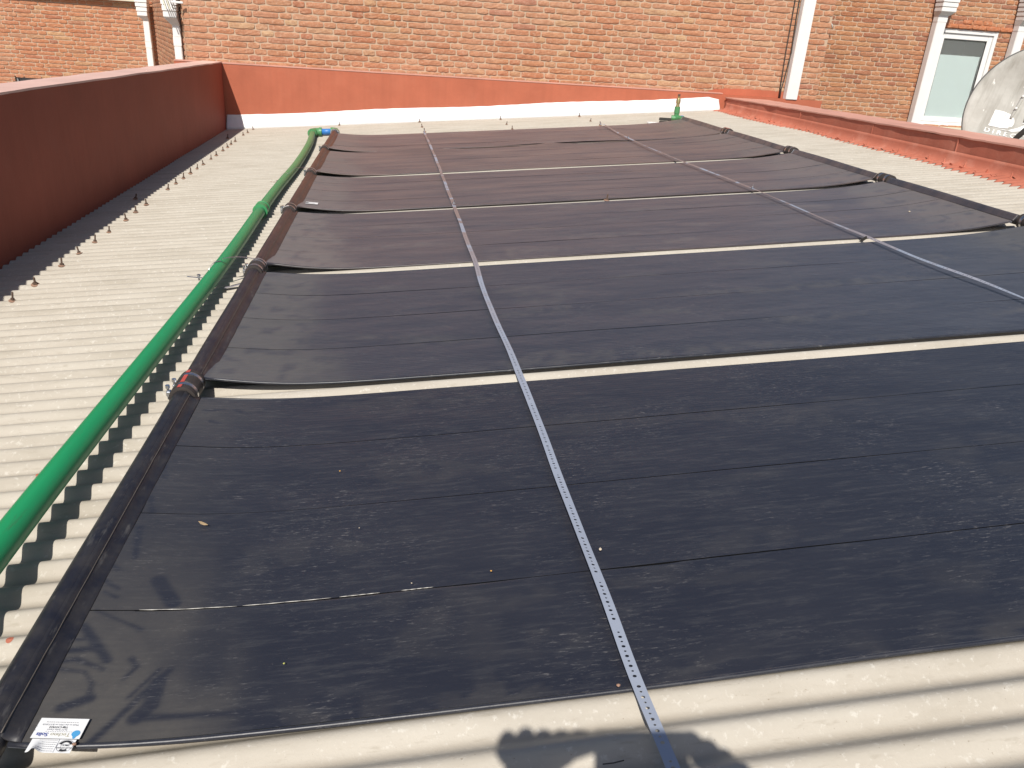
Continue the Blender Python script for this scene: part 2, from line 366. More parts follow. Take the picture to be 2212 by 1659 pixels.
# ------------------------------------------------------------------ parapets
def wobble(o, s=.004, sc=4):
    import mathutils
    for v in o.data.vertices:
        n = mathutils.noise.noise_vector(Vector(v.co)*sc); v.co += n*s
def grid_wall(mb, a, b, z0, z1, nx=40, nz=8):
    """vertical grid between plan points a and b"""
    v = []; f = []
    for i in range(nx+1):
        t = i/nx; x = a[0]+(b[0]-a[0])*t; y = a[1]+(b[1]-a[1])*t
        lo = z0(x, y) if callable(z0) else z0; hi = z1(x, y) if callable(z1) else z1
        for j in range(nz+1): v.append((x, y, lo+(hi-lo)*j/nz))
    for i in range(nx):
        for j in range(nz): q = i*(nz+1)+j; f.append((q, q+nz+1, q+nz+2, q+1))
    mb.add(v, f)
# left parapet
lp = tag(empty('parapet_wall', (-1.5, 3, -.11)), 'tall terracotta parapet along the left edge of the roof, shaded inner face', 'parapet')
lp.rotation_euler = (0, 0, 0)
def at(o, parent):                                        # keep world geometry under a moved empty
    o.parent = parent; o.matrix_parent_inverse = Matrix.Translation(parent.location).inverted(); return o
def slab(pts, z0, z1, nseg=60):
    """prism over a plan quad (a,b inner line; d,c outer line), finely cut lengthwise"""
    (ax, ay), (bx, by), (cx, cy), (dx, dy) = pts; mb = MB(); v = []; f = []
    for i in range(nseg+1):
        t = i/nseg
        p = (ax+(bx-ax)*t, ay+(by-ay)*t); q = (dx+(cx-dx)*t, dy+(cy-dy)*t)
        za = z1(p) if callable(z1) else z1; zq = z1(q) if callable(z1) else z1
        v += [(p[0], p[1], z0), (q[0], q[1], z0), (q[0], q[1], zq), (p[0], p[1], za)]
    for i in range(nseg):
        for k in range(4): k2 = (k+1) % 4; f.append((i*4+k, i*4+k2, i*4+4+k2, i*4+4+k))
    f.append((3, 2, 1, 0)); e = nseg*4; f.append((e, e+1, e+2, e+3)); mb.add(v, f); return mb
ltop = lambda p: .599 + (8.85-p[1])*.0086
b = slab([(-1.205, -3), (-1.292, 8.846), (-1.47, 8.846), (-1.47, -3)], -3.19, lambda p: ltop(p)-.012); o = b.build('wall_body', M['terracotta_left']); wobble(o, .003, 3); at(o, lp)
b = slab([(-1.203, -3), (-1.289, 8.846), (-1.49, 8.846), (-1.48, -3)], .576, ltop); b.v = [(x, y, z if abs(z-.576) > 1e-6 else ltop((x, y))-.0115) for x, y, z in b.v]; o = b.build('coping', M['coping'], None); wobble(o, .004, 6); at(o, lp)
# back parapet
bp = tag(empty('parapet_wall', (1.6, 8.9, 0)), 'low terracotta parapet at the foot of the pale brick wall, sunlit', 'parapet')
b = MB(); b.box((-1.80, 8.85, -3.19), (4.60, 8.955, .575)); b.box((4.60, 8.875, -3.19), (5.93, 8.955, .565)); o = b.build('wall_body', M['terracotta']); at(o, bp)
b = MB(); b.bbox((-1.80, 8.845, .5765), (4.60, 8.956, .592), .004); o = b.build('coping', M['coping_r']); at(o, bp)
# splash of red paint above the parapet on the bricks near the corner
b = MB(); pts = []
for i in range(30):
    x = 4.45 + i*.042; pts.append((x, .60 + .052*max(0, math.sin(PI*i/29))**.5 + random.uniform(-.006, .006)))
v = [(x, 8.961, .566) for x, z in pts] + [(x, 8.961, z) for x, z in pts] + [(x, 8.9575, .566) for x, z in pts] + [(x, 8.9575, z) for x, z in pts]; n = len(pts)
f = []
for i in range(n-1): f += [(2*n+i, 2*n+i+1, 3*n+i+1, 3*n+i), (3*n+i, 3*n+i+1, n+i+1, n+i), (i+1, i, n+i, n+i+1)]
b.add(v, f); o = b.build('paint_patch', M['terracotta']); at(o, bp)
# white sealing strip (fillet) along its foot
def fillet():
    import mathutils
    v = []; f = []; nx = 330; ny = 12
    for i in range(nx+1):
        x = -1.285 + (4.56+1.285)*i/nx
        rag = .0
        top = .146 + .006*math.sin(x*3) + .004*mathutils.noise.noise(Vector((x*9, 0, 0)))
        toe = .085 + .004*math.sin(x*2.2+1)
        if x > 4.42: top -= (x-4.42)*.25; 
        for j in range(ny+1):
            t = j/ny
            y = 8.8495 - toe*(1-t)**1.6 ; hh = .006 + (top-.006)*t**.75
            nn = mathutils.noise.noise(Vector((x*8, y*8, t*3)))*.004 + (mathutils.noise.noise(Vector((x*25, t*6, 3)))*.010 if x < -1.05 else 0)
            z = x*TA + hh
            if j == 0: z = x*TA + min(0, crest_h(y)) + .003
            v.append((x, y - abs(nn) - (.003 if t > .9 else 0), z + nn*.4))
    for i in range(nx):
        for j in range(ny): q = i*(ny+1)+j; f.append((q, q+ny+1, q+ny+2, q+1))
    me = pyd('sealing_strip', v, f); o = link('sealing_strip', me, M['white_coat'], None, True)
    m = o.modifiers.new('s', 'SOLIDIFY'); m.thickness = .006; m.offset = -1
    return o
tag(fillet(), 'long white waterproofing strip along the foot of the back parapet', 'sealing strip')
# right parapet: wall, coping, membrane lapped on to the roof
rp = tag(empty('parapet_wall', (4.9, 4, .3)), 'low terracotta parapet along the right edge with membrane and torn foot', 'parapet')
ztop = lambda p: .545 + (8.9-p[1])*.0110
b = slab([(4.645, -1), (4.645, 8.846), (5.12, 8.846), (5.12, -1)], -3.19, lambda p: ztop(p)-.012, 90); o = b.build('wall_body', M['terracotta_dark']); wobble(o, .006, 5); at(o, rp)
b = slab([(4.635, -1), (4.635, 8.843), (5.14, 8.843), (5.14, -1)], .40, ztop, 90); b.v = [(x, y, z if z > .45 else ztop((x, y))-.0115) for x, y, z in b.v]; o = b.build('coping', M['coping_r']); wobble(o, .005, 7); at(o, rp)
def membrane():
    import mathutils
    v = []; f = []; ys = np.arange(-1, 8.80, .0126); prof = 13
    for i, y in enumerate(ys):
        # ragged lower edge, stepping with the corrugations and with the torn pieces
        e = 4.475 + .035*math.sin(y*1.3) + .03*(mathutils.noise.noise(Vector((y*1.1, 5, 0)))) + .02*math.cos(2*PI*(y-Y0)/P) + .055*(math.floor(y*1.15) % 2)*.5
        e += .012*mathutils.noise.noise(Vector((y*30, 2, 0)))
        for j in range(prof):
            t = j/(prof-1)
            if t < .55:
                x = e + (4.60-e)*(t/.55); z = x*TA + max(crest_h(y)*(.75 - .6*t/.55), -.012) + .0035
            else:
                u = (t-.55)/.45; x = 4.60 + .041*math.sin(u*PI/2); z = x*TA + .0035 + .075*(1-math.cos(u*PI/2))
            nn = mathutils.noise.noise(Vector((x*14, y*14, z*14)))*.005*min(1, t*3)
            v.append((x - abs(nn)*.5 if t > .55 else x, y, z + (nn if t < .75 else 0)))
    for i in range(len(ys)-1):
        for j in range(prof-1): q = i*prof+j; f.append((q, q+1, q+prof+1, q+prof))
    me = pyd('membrane', v, f); o = link('membrane', me, M['membrane'], None, True); m = o.modifiers.new('s', 'SOLIDIFY'); m.thickness = .003; m.offset = 1
    return o
at(membrane(), rp)
b = MB()                                                   # crease seams and loose tears on the membrane and wall face
for yy_ in (4.50, 5.6, 6.9):
    b.box((4.6385, yy_-.004, .44), (4.6445, yy_+.004, ztop((0, yy_))-.02))
o = b.build('lap_seam', M['terracotta_dark']); at(o, rp)
for q in range(26):
    y = random.uniform(3.3, 8.0); x = random.uniform(4.5, 4.6); a = random.uniform(-.6, .6); L = random.uniform(.02, .05)
    b = MB(); d = Vector((math.sin(a), math.cos(a), 0)); c = R(x, y, .009)
    b.add([c-d*L/2, c+d*L/2, c+Vector((-.012, .003, .010))], [(0, 1, 2)]); b.add([c-d*L/2+Vector((.004, 0, -.003)), c+d*L/2+Vector((.004, 0, -.003)), c], [(0, 1, 2)])
    o = b.build('membrane_tear', M['membrane'] if q % 3 else M['dark']); at(o, rp)

# ------------------------------------------------------------------ brick building
CH = .0645                                                # course height
def brick_variant(L, seed, D=.05, H=.0505):
    r = random.Random(seed); nx = 6 if L > .2 else 4; nz = 3; v = []; f = []
    for i in range(nx+1):
        for j in range(nz+1):
            x = -L/2 + L*i/nx; z = -H/2 + H*j/nz; edge = (i in (0, nx)) or (j in (0, nz)); corner = (i in (0, nx)) and (j in (0, nz))
            dx = r.uniform(-.0025, .0025); dz = r.uniform(-.0022, .0022)
            if corner: dx -= math.copysign(.004, x); dz -= math.copysign(.003, z)
            y = r.uniform(-.003, .001) + (.0022 if edge else 0) + (.0015 if corner else 0)
            v.append((x+dx, y, z+dz))
    n = (nx+1)*(nz+1); q = lambda i, j: i*(nz+1)+j
    for i in range(nx):
        for j in range(nz): f.append((q(i, j), q(i+1, j), q(i+1, j+1), q(i, j+1)))
    ring = [q(i, 0) for i in range(nx+1)] + [q(nx, j) for j in range(1, nz+1)] + [q(i, nz) for i in range(nx-1, -1, -1)] + [q(0, j) for j in range(nz-1, 0, -1)]
    for a in ring: v.append((v[a][0], D, v[a][2]))
    for k in range(len(ring)):
        k2 = (k+1) % len(ring); f.append((ring[k2], ring[k], n+k, n+k2))
    return v, f
VL = [brick_variant(.268, s) for s in range(14)]; VS = [brick_variant(.128, 100+s) for s in range(10)]
def brick_meshes(mat, nm):
    out = []
    for V in (VL, VS):
        L = []
        for v, f in V: me = pyd(nm, v, f); me.materials.append(mat); L.append(me)
        out.append(L)
    return out
FW = 1676.8
def in_view(p, m=40):
    d = Vector(p)-CAM; z = d.dot(FWD)
    if z < .1: return False
    u = FW*d.dot(RIGHT)/z; w = FW*d.dot(-UP)/z
    return abs(u) < 1106+m and abs(w) < 829+m
def brick_wall(label, org, ang, length, z0, z1, mat, openings=(), hidden=lambda p: False, phase=0., keep=300, thick=.22, backing=True):
    """org = plan start, ang = heading of the wall, its face looks to the right of the heading's left... (-normal)"""
    d = Vector((math.cos(ang), math.sin(ang), 0)); n = Vector((math.sin(ang), -math.cos(ang), 0))      # n points out of the face
    root = tag(empty('brick_wall', (org[0], org[1], z0)), label, 'brick wall')
    rz = ang; ML, MS = brick_meshes(mat, 'brick')
    todo = []; row = 0; z = z0 + CH/2
    while z < z1:
        x = -.43*((row % 2)*.5) - .02 + phase + random.uniform(-.012, .012); k = row % 2
        while x < length:
            L = .268 if k % 2 == 0 else .128
            if random.random() < .04: L = .128 if L > .2 else .268
            k += 1; a = x; e = x+L; x = e + .0135 + random.uniform(-.002, .003)
            a = max(a, 0); e = min(e, length)
            segs = [(a, e)]
            for (ox0, ox1, oz0, oz1) in openings:
                if oz0 < z < oz1:
                    ns = []
                    for (p, q) in segs:
                        if q <= ox0 or p >= ox1: ns.append((p, q))
                        else:
                            if p < ox0-.02: ns.append((p, ox0))
                            if q > ox1+.02: ns.append((ox1, q))
                    segs = ns
            for (p, q) in segs:
                if q-p < .03: continue
                c = Vector((org[0], org[1], 0)) + d*((p+q)/2); todo.append((c.x, c.y, z, q-p, L))
        z += CH; row += 1
    vis = []; rest = []
    for t in todo:
        p = Vector(t[:3]); (vis if in_view(p) and not hidden(p) else rest).append(t)
    vis.sort(key=lambda t: (Vector(t[:3])-CAM).length); rest += vis[keep:]; vis = vis[:keep]
    def place(t):
        off = random.uniform(-.003, .0025); M4 = Matrix.Translation(Vector(t[:3]) + n*off) @ Matrix.Rotation(rz + random.uniform(-.004, .004), 4, 'Z') @ Matrix.Rotation(random.uniform(-.006, .006), 4, 'Y')
        s_ = t[3]/(.268 if t[3] > .19 else .128)
        return M4 @ Matrix.Diagonal((s_, 1, random.uniform(.96, 1.04), 1)), (ML if t[3] > .19 else MS), (VL if t[3] > .19 else VS)
    inv = Matrix.Translation(root.location).inverted()
    for t in vis:
        Mx, me, _ = place(t); o = bpy.data.objects.new('brick', random.choice(me)); COL.objects.link(o); o.parent = root; o.matrix_local = inv @ Mx
    if rest:
        vv = []; ff = []; tone = []
        for t in rest:
            Mx, _, V = place(t); v, f = random.choice(V); base = len(vv)
            A = np.array(Mx); arr = np.array(v) @ A[:3, :3].T + A[:3, 3]; vv.append(arr); 
            b0 = sum(len(q) for q in vv[:-1]) if False else None
            ff.append(f); tone += [random.random()]*len(v)
        offs = 0; faces = []
        for arr, f in zip(vv, ff):
            faces += [tuple(i+offs for i in q) for q in f]; offs += len(arr)
        me = bpy.data.meshes.new('brickwork'); me.from_pydata(np.vstack(vv).tolist(), [], faces); me.update()
        a = me.attributes.new('tone', 'FLOAT', 'POINT'); a.data.foreach_set('value', tone); me.materials.append(mat)
        o = bpy.data.objects.new('brickwork', me); COL.objects.link(o); o['kind'] = 'stuff'; at(o, root)
    if backing:
        mb = MB()
        def slabbox(p, q, a, b_):
            c = [Vector((org[0], org[1], 0)) + d*p - n*.009, Vector((org[0], org[1], 0)) + d*q - n*.009]
            e = [c[1] - n*thick, c[0] - n*thick]; pts = c + e
            mb.add([(w.x, w.y, a) for w in pts] + [(w.x, w.y, b_) for w in pts], [(3,2,1,0),(4,5,6,7),(0,1,5,4),(1,2,6,5),(2,3,7,6),(3,0,4,7)])
        xs = sorted({0, length} | {q for o_ in openings for q in o_[:2]}); zs = sorted({z0, z1} | {q for o_ in openings for q in o_[2:]})
        for xa, xb in zip(xs, xs[1:]):
            for za, zb in zip(zs, zs[1:]):
                if not any(o_[0] <= xa and xb <= o_[1] and o_[2] <= za and zb <= o_[3] for o_ in openings): slabbox(xa, xb, za, zb)
        at(mb.build('mortar', M['mortar']), root)
    return root
TOP = 2.30
lowmain = lambda p: p.z < .57
wm = brick_wall('pale orange brick wall rising straight behind the back parapet, widest of the building', (-1.62, 8.97), 0, 7.515, .43, TOP, M['brick_main'], hidden=lowmain, phase=.0)
# its rounded left corner
def corner_bricks(root):
    z = .43 + CH/2; row = 0; ML, MS = brick_meshes(M['brick_main'], 'corner_brick')
    while z < TOP:
        r = .085; v = []; f = []; n = 8; H = .0505
        for i in range(n+1):
            a = PI/2*i/n + (.0); cx = -1.62; cy = 8.97 + r
            px = cx - math.sin(a)*r; py = cy - math.cos(a)*r; j = random.uniform(-.0015, .0015)
            v += [(px + j, py + j, z-H/2+random.uniform(-.002, .002)), (px+j, py+j, z+H/2+random.uniform(-.002, .002)), (cx-math.sin(a)*(r-.05), cy-math.cos(a)*(r-.05), z-H/2), (cx-math.sin(a)*(r-.05), cy-math.cos(a)*(r-.05), z+H/2)]
        for i in range(n):
            a, b_ = i*4, i*4+4; f += [(a, a+1, b_+1, b_), (a+1, a+3, b_+3, b_+1), (a, b_, b_+2, a+2)]
        mb = MB(); mb.add(v, f); mb.add([], []); o = mb.build('corner_brick', M['brick_main']); at(o, root)
        z += CH; row += 1
    mb = MB(); mb.tube([(-1.62, 8.97+.085, .43), (-1.62, 8.97+.085, TOP)], .0785, 24); at(mb.build('mortar', M['mortar']), root)
corner_bricks(wm)
mb = MB(); mb.box((5.885, 8.985, -.3), (5.893, 10.93, TOP)); at(mb.build('return_face', M['mortar']), wm)
# splayed return wall on the left
sx, sy = -1.735, 9.10; ex, ey = -3.47, 14.6
Ls = math.hypot(ex-sx, ey-sy); angs = math.atan2(sy-ey, sx-ex)
ws = brick_wall('narrow splayed brick wall between the two left downpipes', (ex, ey), angs, Ls, -.35, TOP, M['brick_main'], hidden=lambda p: p.z < .1)
wl_ = brick_wall('orange brick wall set far back at the left, above the tall parapet', (-9.5, 14.6), 0, 6.03, -.5, TOP, M['brick_left'], openings=[(3.64, 5.9-.55, -.5, -.085), (3.2, 5.93, 1.235, 2.1)], hidden=lambda p: p.x < -6.3)
wr = brick_wall('darker brick wall set back at the right, holding the frosted window', (5.895, 10.93), 0, 6.6, -.35, TOP, M['brick_right'], openings=[(8.70-5.895, 9.70-5.895, .20, 1.60)], hidden=lambda p: p.z < .15)
# lintel courses over the right window: brighter bricks standing proud
for i in range(5):
    V = VL[i % 14]; me = pyd('lintel_brick', V[0], V[1]); me.materials.append(M['brick_lintel']); o = link('lintel_brick', me); o.location = (8.86+i*.236, 10.912, 1.634 + 0*i); o.scale = (.86, 1, 1.02); at(o, wr)
for i in range(3):
    me = pyd('lintel_brick', *VS[i]); me.materials.append(M['brick_lintel']); o = link('lintel_brick', me); o.location = (9.12+i*.17, 10.920, 1.700); o.scale = (1.15, 1, 1.0); at(o, wr)

# windows
def window(label, x0, x1, z0, z1, y, fr=.07, blind=None):
    w = tag(empty('window', ((x0+x1)/2, y, z0)), label, 'window')
    def ring(nm, a0, a1, b0, b1, t, ya, yb, mat):
        mb = MB(); mb.bbox((a0, ya, b0), (a0+t, yb, b1), .004); mb.bbox((a1-t, ya, b0), (a1, yb, b1), .004)
        mb.bbox((a0+t-.001, ya+.001, b0), (a1-t+.001, yb, b0+t), .004); mb.bbox((a0+t-.001, ya+.001, b1-t), (a1-t+.001, yb, b1), .004)
        return at(mb.build(nm, mat), w)
    ring('frame', x0, x1, z0, z1, fr*.8, y-.02, y+.06, M['white_pvc'])
    s0, s1, t0, t1 = x0+fr*.8+.003, x1-fr*.8-.003, z0+fr*.8+.003, z1-fr*.8-.003
    ring('sash', s0, s1, t0, t1, fr, y+.002, y+.05, M['white_pvc'])
    g0, g1, h0, h1 = s0+fr, s1-fr, t0+fr, t1-fr
    mb = MB(); mb.box((g0-.004, y+.024, h0-.004), (g1+.004, y+.030, h1+.004)); at(mb.build('pane', M['glass']), w)
    mb = MB(); mb.box((g0-.01, y+.0115, h0-.0), (g0+.008, y+.022, h1)); mb.box((g1-.008, y+.0115, h0), (g1+.01, y+.022, h1)); at(mb.build('gasket', M['black']), w)
    return w, (g0, g1, h0, h1)
w1, gg = window('white framed window with frosted film on its lower part, behind the satellite dish', 8.70, 9.70, .205, 1.595, 10.965, .075)
fm = simple('frosted_film', (.80, .90, .88), .5, 0, .03, 8)
mb = MB(); mb.box((gg[0]-.003, 10.9935, gg[2]-.003), (gg[1]-.03, 10.9965, 1.235))
for i in range(5): mb.box((gg[0]+.18+i*.13, 10.9937, 1.235), (gg[0]+.19+i*.13, 10.9963, 1.243))
at(mb.build('frosted_film', fm), w1)
mb = MB(); mb.box((gg[0]-.1, 11.0, gg[2]-.1), (gg[1]+.1, 11.6, gg[3]+.2)); mb.f = [mb.f[i] for i in (0, 1, 3, 4, 5)]; mb.m = mb.m[:5]
at(mb.build('room_interior', simple('dim_room', (.16, .20, .18), .9, 0, .3, 4)), w1)
mb = MB(); mb.bbox((8.64, 10.86, .165), (9.76, 10.99, .20), .004); at(mb.build('sill', M['cream']), w1)
w2, gg2 = window('window at the very top left, only its cream sill and dark lower edge showing', -6.27, -3.60, 1.27, 2.08, 14.65, .06)
mb = MB(); mb.bbox((-6.35, 14.50, 1.205), (-3.53, 14.68, 1.245), .006); at(mb.build('sill', M['cream']), w2)
mb = MB(); mb.box((-6.2, 14.70, 1.2), (-3.65, 15.2, 2.12)); mb.f = [mb.f[i] for i in (0, 1, 3, 4, 5)]; mb.m = mb.m[:5]
at(mb.build('room_interior', simple('dark_room', (.03, .03, .03), .9)), w2)
w3, gg3 = window('low window peeping over the left parapet, only its grey head showing', -5.85, -4.17, -.49, -.09, 14.66, .04)
w3m = simple('grey_frame', (.24, .25, .26), .5)
for c in w3.children:
    if c.name.startswith(('frame', 'sash')): c.data.materials.clear(); c.data.materials.append(w3m)

# downpipes
def downpipe(label, x0, x1, yf, zb, zt, dep=.09, head=None, ybot=None, joints=(), group=None):
    root = tag(empty('downpipe', ((x0+x1)/2, yf, zb)), label, 'downpipe')
    mb = MB(); mb.bbox((x0, yf, zb), (x1, yf+dep, zt), .006); at(mb.build('pipe', M['white_pvc']), root)
    for z in joints:
        m2 = MB(); m2.bbox((x0-.003, yf-.003, z), (x1+.003, yf+dep-.01, z+.10 if z+.1 < zt else zt), .003); at(m2.build('joint_sleeve', M['white_pvc']), root)
    if head:
        hx0, hx1, hz, n, st, hd = head          # stepped rainwater head: bands widening upwards
        xc = (x0+x1)/2
        t = MB(); a = [(x0-.004, yf-.004), (x1+.004, yf-.004), (x1+.004, yf+dep-.01), (x0-.004, yf+dep-.01)]; q = [(hx0, yf-hd), (hx1, yf-hd), (hx1, yf+dep-.01), (hx0, yf+dep-.01)]
        t.add([(p[0], p[1], zt-.02) for p in a] + [(p[0], p[1], hz) for p in q], [(3,2,1,0),(4,5,6,7),(0,1,5,4),(1,2,6,5),(2,3,7,6),(3,0,4,7)]); at(t.build('funnel', M['dirty_white']), root)
        for i in range(n):
            t = MB(); z = hz + i*st; e = .006*i; t.bbox((hx0-e, yf-hd-e, z+.002), (hx1+e, yf+dep-.012, z+st-.006), .004); at(t.build('head_band', M['white_pvc']), root)
        t = MB(); t.box((hx0+.006, yf-hd+.006, hz), (hx1-.006, yf+dep-.014, hz+n*st-.01)); at(t.build('head_core', M['dirty_white']), root)
    return root
downpipe('slim white downpipe with stepped rainwater head, leftmost of the row on the far left wall', -3.60, -3.505, 14.42, -.3, .96, .10, (-3.66, -3.50, .998, 4, .068, .07), joints=(.50,))
downpipe('white downpipe with stepped rainwater head at the left corner of the pale brick wall', -1.845, -1.765, 9.12, .40, .955, .085, (-1.905, -1.765, 1.012, 4, .062, .09), joints=(.72,))
downpipe('wide plain white downpipe running the full height, beside two black cables', 5.435, 5.585, 8.86, .56, 2.28, .095)
downpipe('white downpipe with rainwater head immediately left of the frosted window', 8.525, 8.675, 10.78, -.1, 1.765, .12, (8.50, 8.735, 1.80, 6, .062, .07), joints=(1.66,))
downpipe('white downpipe with rainwater head at the far right, rising behind the satellite dish', 9.885, 10.02, 10.79, -.1, 1.715, .12, (9.87, 10.08, 1.765, 7, .062, .07), joints=(1.62,))
# recessed brick strips beside the heads
# cables beside the wide pipe
for i, (pts, lab) in enumerate([
    ([(5.352, 8.945, TOP-.2), (5.352, 8.945, 1.9), (5.357, 8.948, 1.5), (5.362, 8.95, 1.1), (5.372, 8.947, .8), (5.378, 8.944, .56)], 'straight black cable hanging farther from the wide white downpipe'),
    ([(5.405, 8.945, TOP-.2), (5.405, 8.945, 1.9), (5.412, 8.946, 1.5), (5.424, 8.93, 1.1), (5.405, 8.94, .8), (5.388, 8.938, .68), (5.392, 8.938, .55)], 'bowed black cable lying against the wide white downpipe')]):
    mb = MB(); mb.tube(pts, .007, 8); o = mb.build('cable', M['dark'], None, True); tag(o, lab, 'cable')
# small bent outlet pipe
mb = MB(); mb.tube([(6.90, 10.96, 1.54), (6.90, 10.88, 1.54), (6.915, 10.84, 1.52), (6.93, 10.83, 1.47)], .011, 10); tag(mb.build('outlet_pipe', simple('grey_lead', (.42, .40, .36), .5), None, True), 'small bent grey outlet pipe poking out of the darker brick wall', 'pipe')
# folded cream slatted bracket by the second pipe's head
fb = tag(empty('wall_rack', (-1.82, 8.95, 1.1)), 'folded cream slatted rack hanging in front of the rainwater head at top left', 'rack')
for i in range(5):
    mb = MB(); x = -1.90 + i*.022; mb.ribbon([(x-.03, 8.93-i*.008, 1.36), (x+.045, 8.90-i*.008, 1.095)], .012, .006, (1, 0, 0)); at(mb.build('slat', M['cream'] if i % 2 else M['white_pvc']), fb)
mb = MB(); mb.bbox((-1.80, 8.90, 1.155), (-1.655, 8.925, 1.178), .004); at(mb.build('arm', M['white_pvc']), fb)
mb = MB(); mb.tube([(-1.81, 8.91, 1.165), (-1.78, 8.905, 1.12), (-1.745, 8.91, 1.10), (-1.715, 8.915, 1.12)], .005, 8); at(mb.build('hook', M['rust'], None, True), fb)

# ------------------------------------------------------------------ solar mats
NEAR = [.050, 1.350, 2.610, 3.850, 5.115, 6.368]; FAR = [1.243, 2.515, 3.752, 5.005, 6.285, 7.56]
SEAM = [[.342, .655, .955], [1.626, 1.920, 2.215], [2.887, 3.173, 3.44], [4.14, 4.46, 4.745], [5.40, 5.71, 6.03], [6.66, 6.96, 7.26]]
XL, XR = .030, 3.635; HC = .045
from mathutils import noise as mn
STROKES = [([(0.0583,.3428),(.1478,.293)],.004),([(.0508,.3031),(.0825,.2619),(.1136,.2197)],.010),([(.0368,.268),(.062,.2697)],.004),([(.0347,.2412),(.0874,.2466)],.006),
 ([(.0361,.2161),(.0665,.222),(.1143,.1991)],.006),([(.0373,.2024),(.0874,.1941),(.1067,.17),(.1099,.1491)],.006),([(.1518,.2218),(.165,.203),(.153,.178)],.006),
 ([(.2183,.1914),(.1947,.1504),(.1554,.075),(.1408,.0507)],.0075),([(.2021,.1941),(.1708,.1367)],.0045),([(.2086,.1689),(.209,.1181),(.192,.0944)],.015),([(.2025,.0951),(.3602,.0885)],.008),
 ([(.1134,.1386),(.0802,.1197)],.012),([(.1416,.4284),(.1848,.3612)],.018),([(.0571,.3931),(.0809,.3788)],.005),([(.042,.4273),(.0778,.4035)],.006),([(.0366,.48),(.0606,.4608)],.005),
 ([(.06,.60),(.08,.50)],.009),([(.05,.72),(.07,.66)],.008),([(.075,1.16),(.12,1.17)],.008),([(.10,1.10),(.125,1.09)],.009),([(.155,1.17),(.20,1.14)],.007),([(.045,.86),(.06,.80)],.007),
 ([(.61,.36),(.615,.362)],.008),([(.56,.37),(.565,.37)],.007),([(.52,.27),(.53,.29)],.013),([(.66,.372),(.662,.374)],.008)]
def seg_d(px, py, a, b_):
    ax, ay = a; bx, by = b_; dx, dy = bx-ax, by-ay; t = np.clip(((px-ax)*dx+(py-ay)*dy)/(dx*dx+dy*dy), 0, 1)
    return np.hypot(px-ax-t*dx, py-ay-t*dy)
def profile(x, i):
    l = max(0, x-XL); r = max(0, XR-x)
    return .0075 + (HC-.010)*math.exp(-(l/.17)**1.3) + (HC-.010)*math.exp(-(r/.22)**1.3)
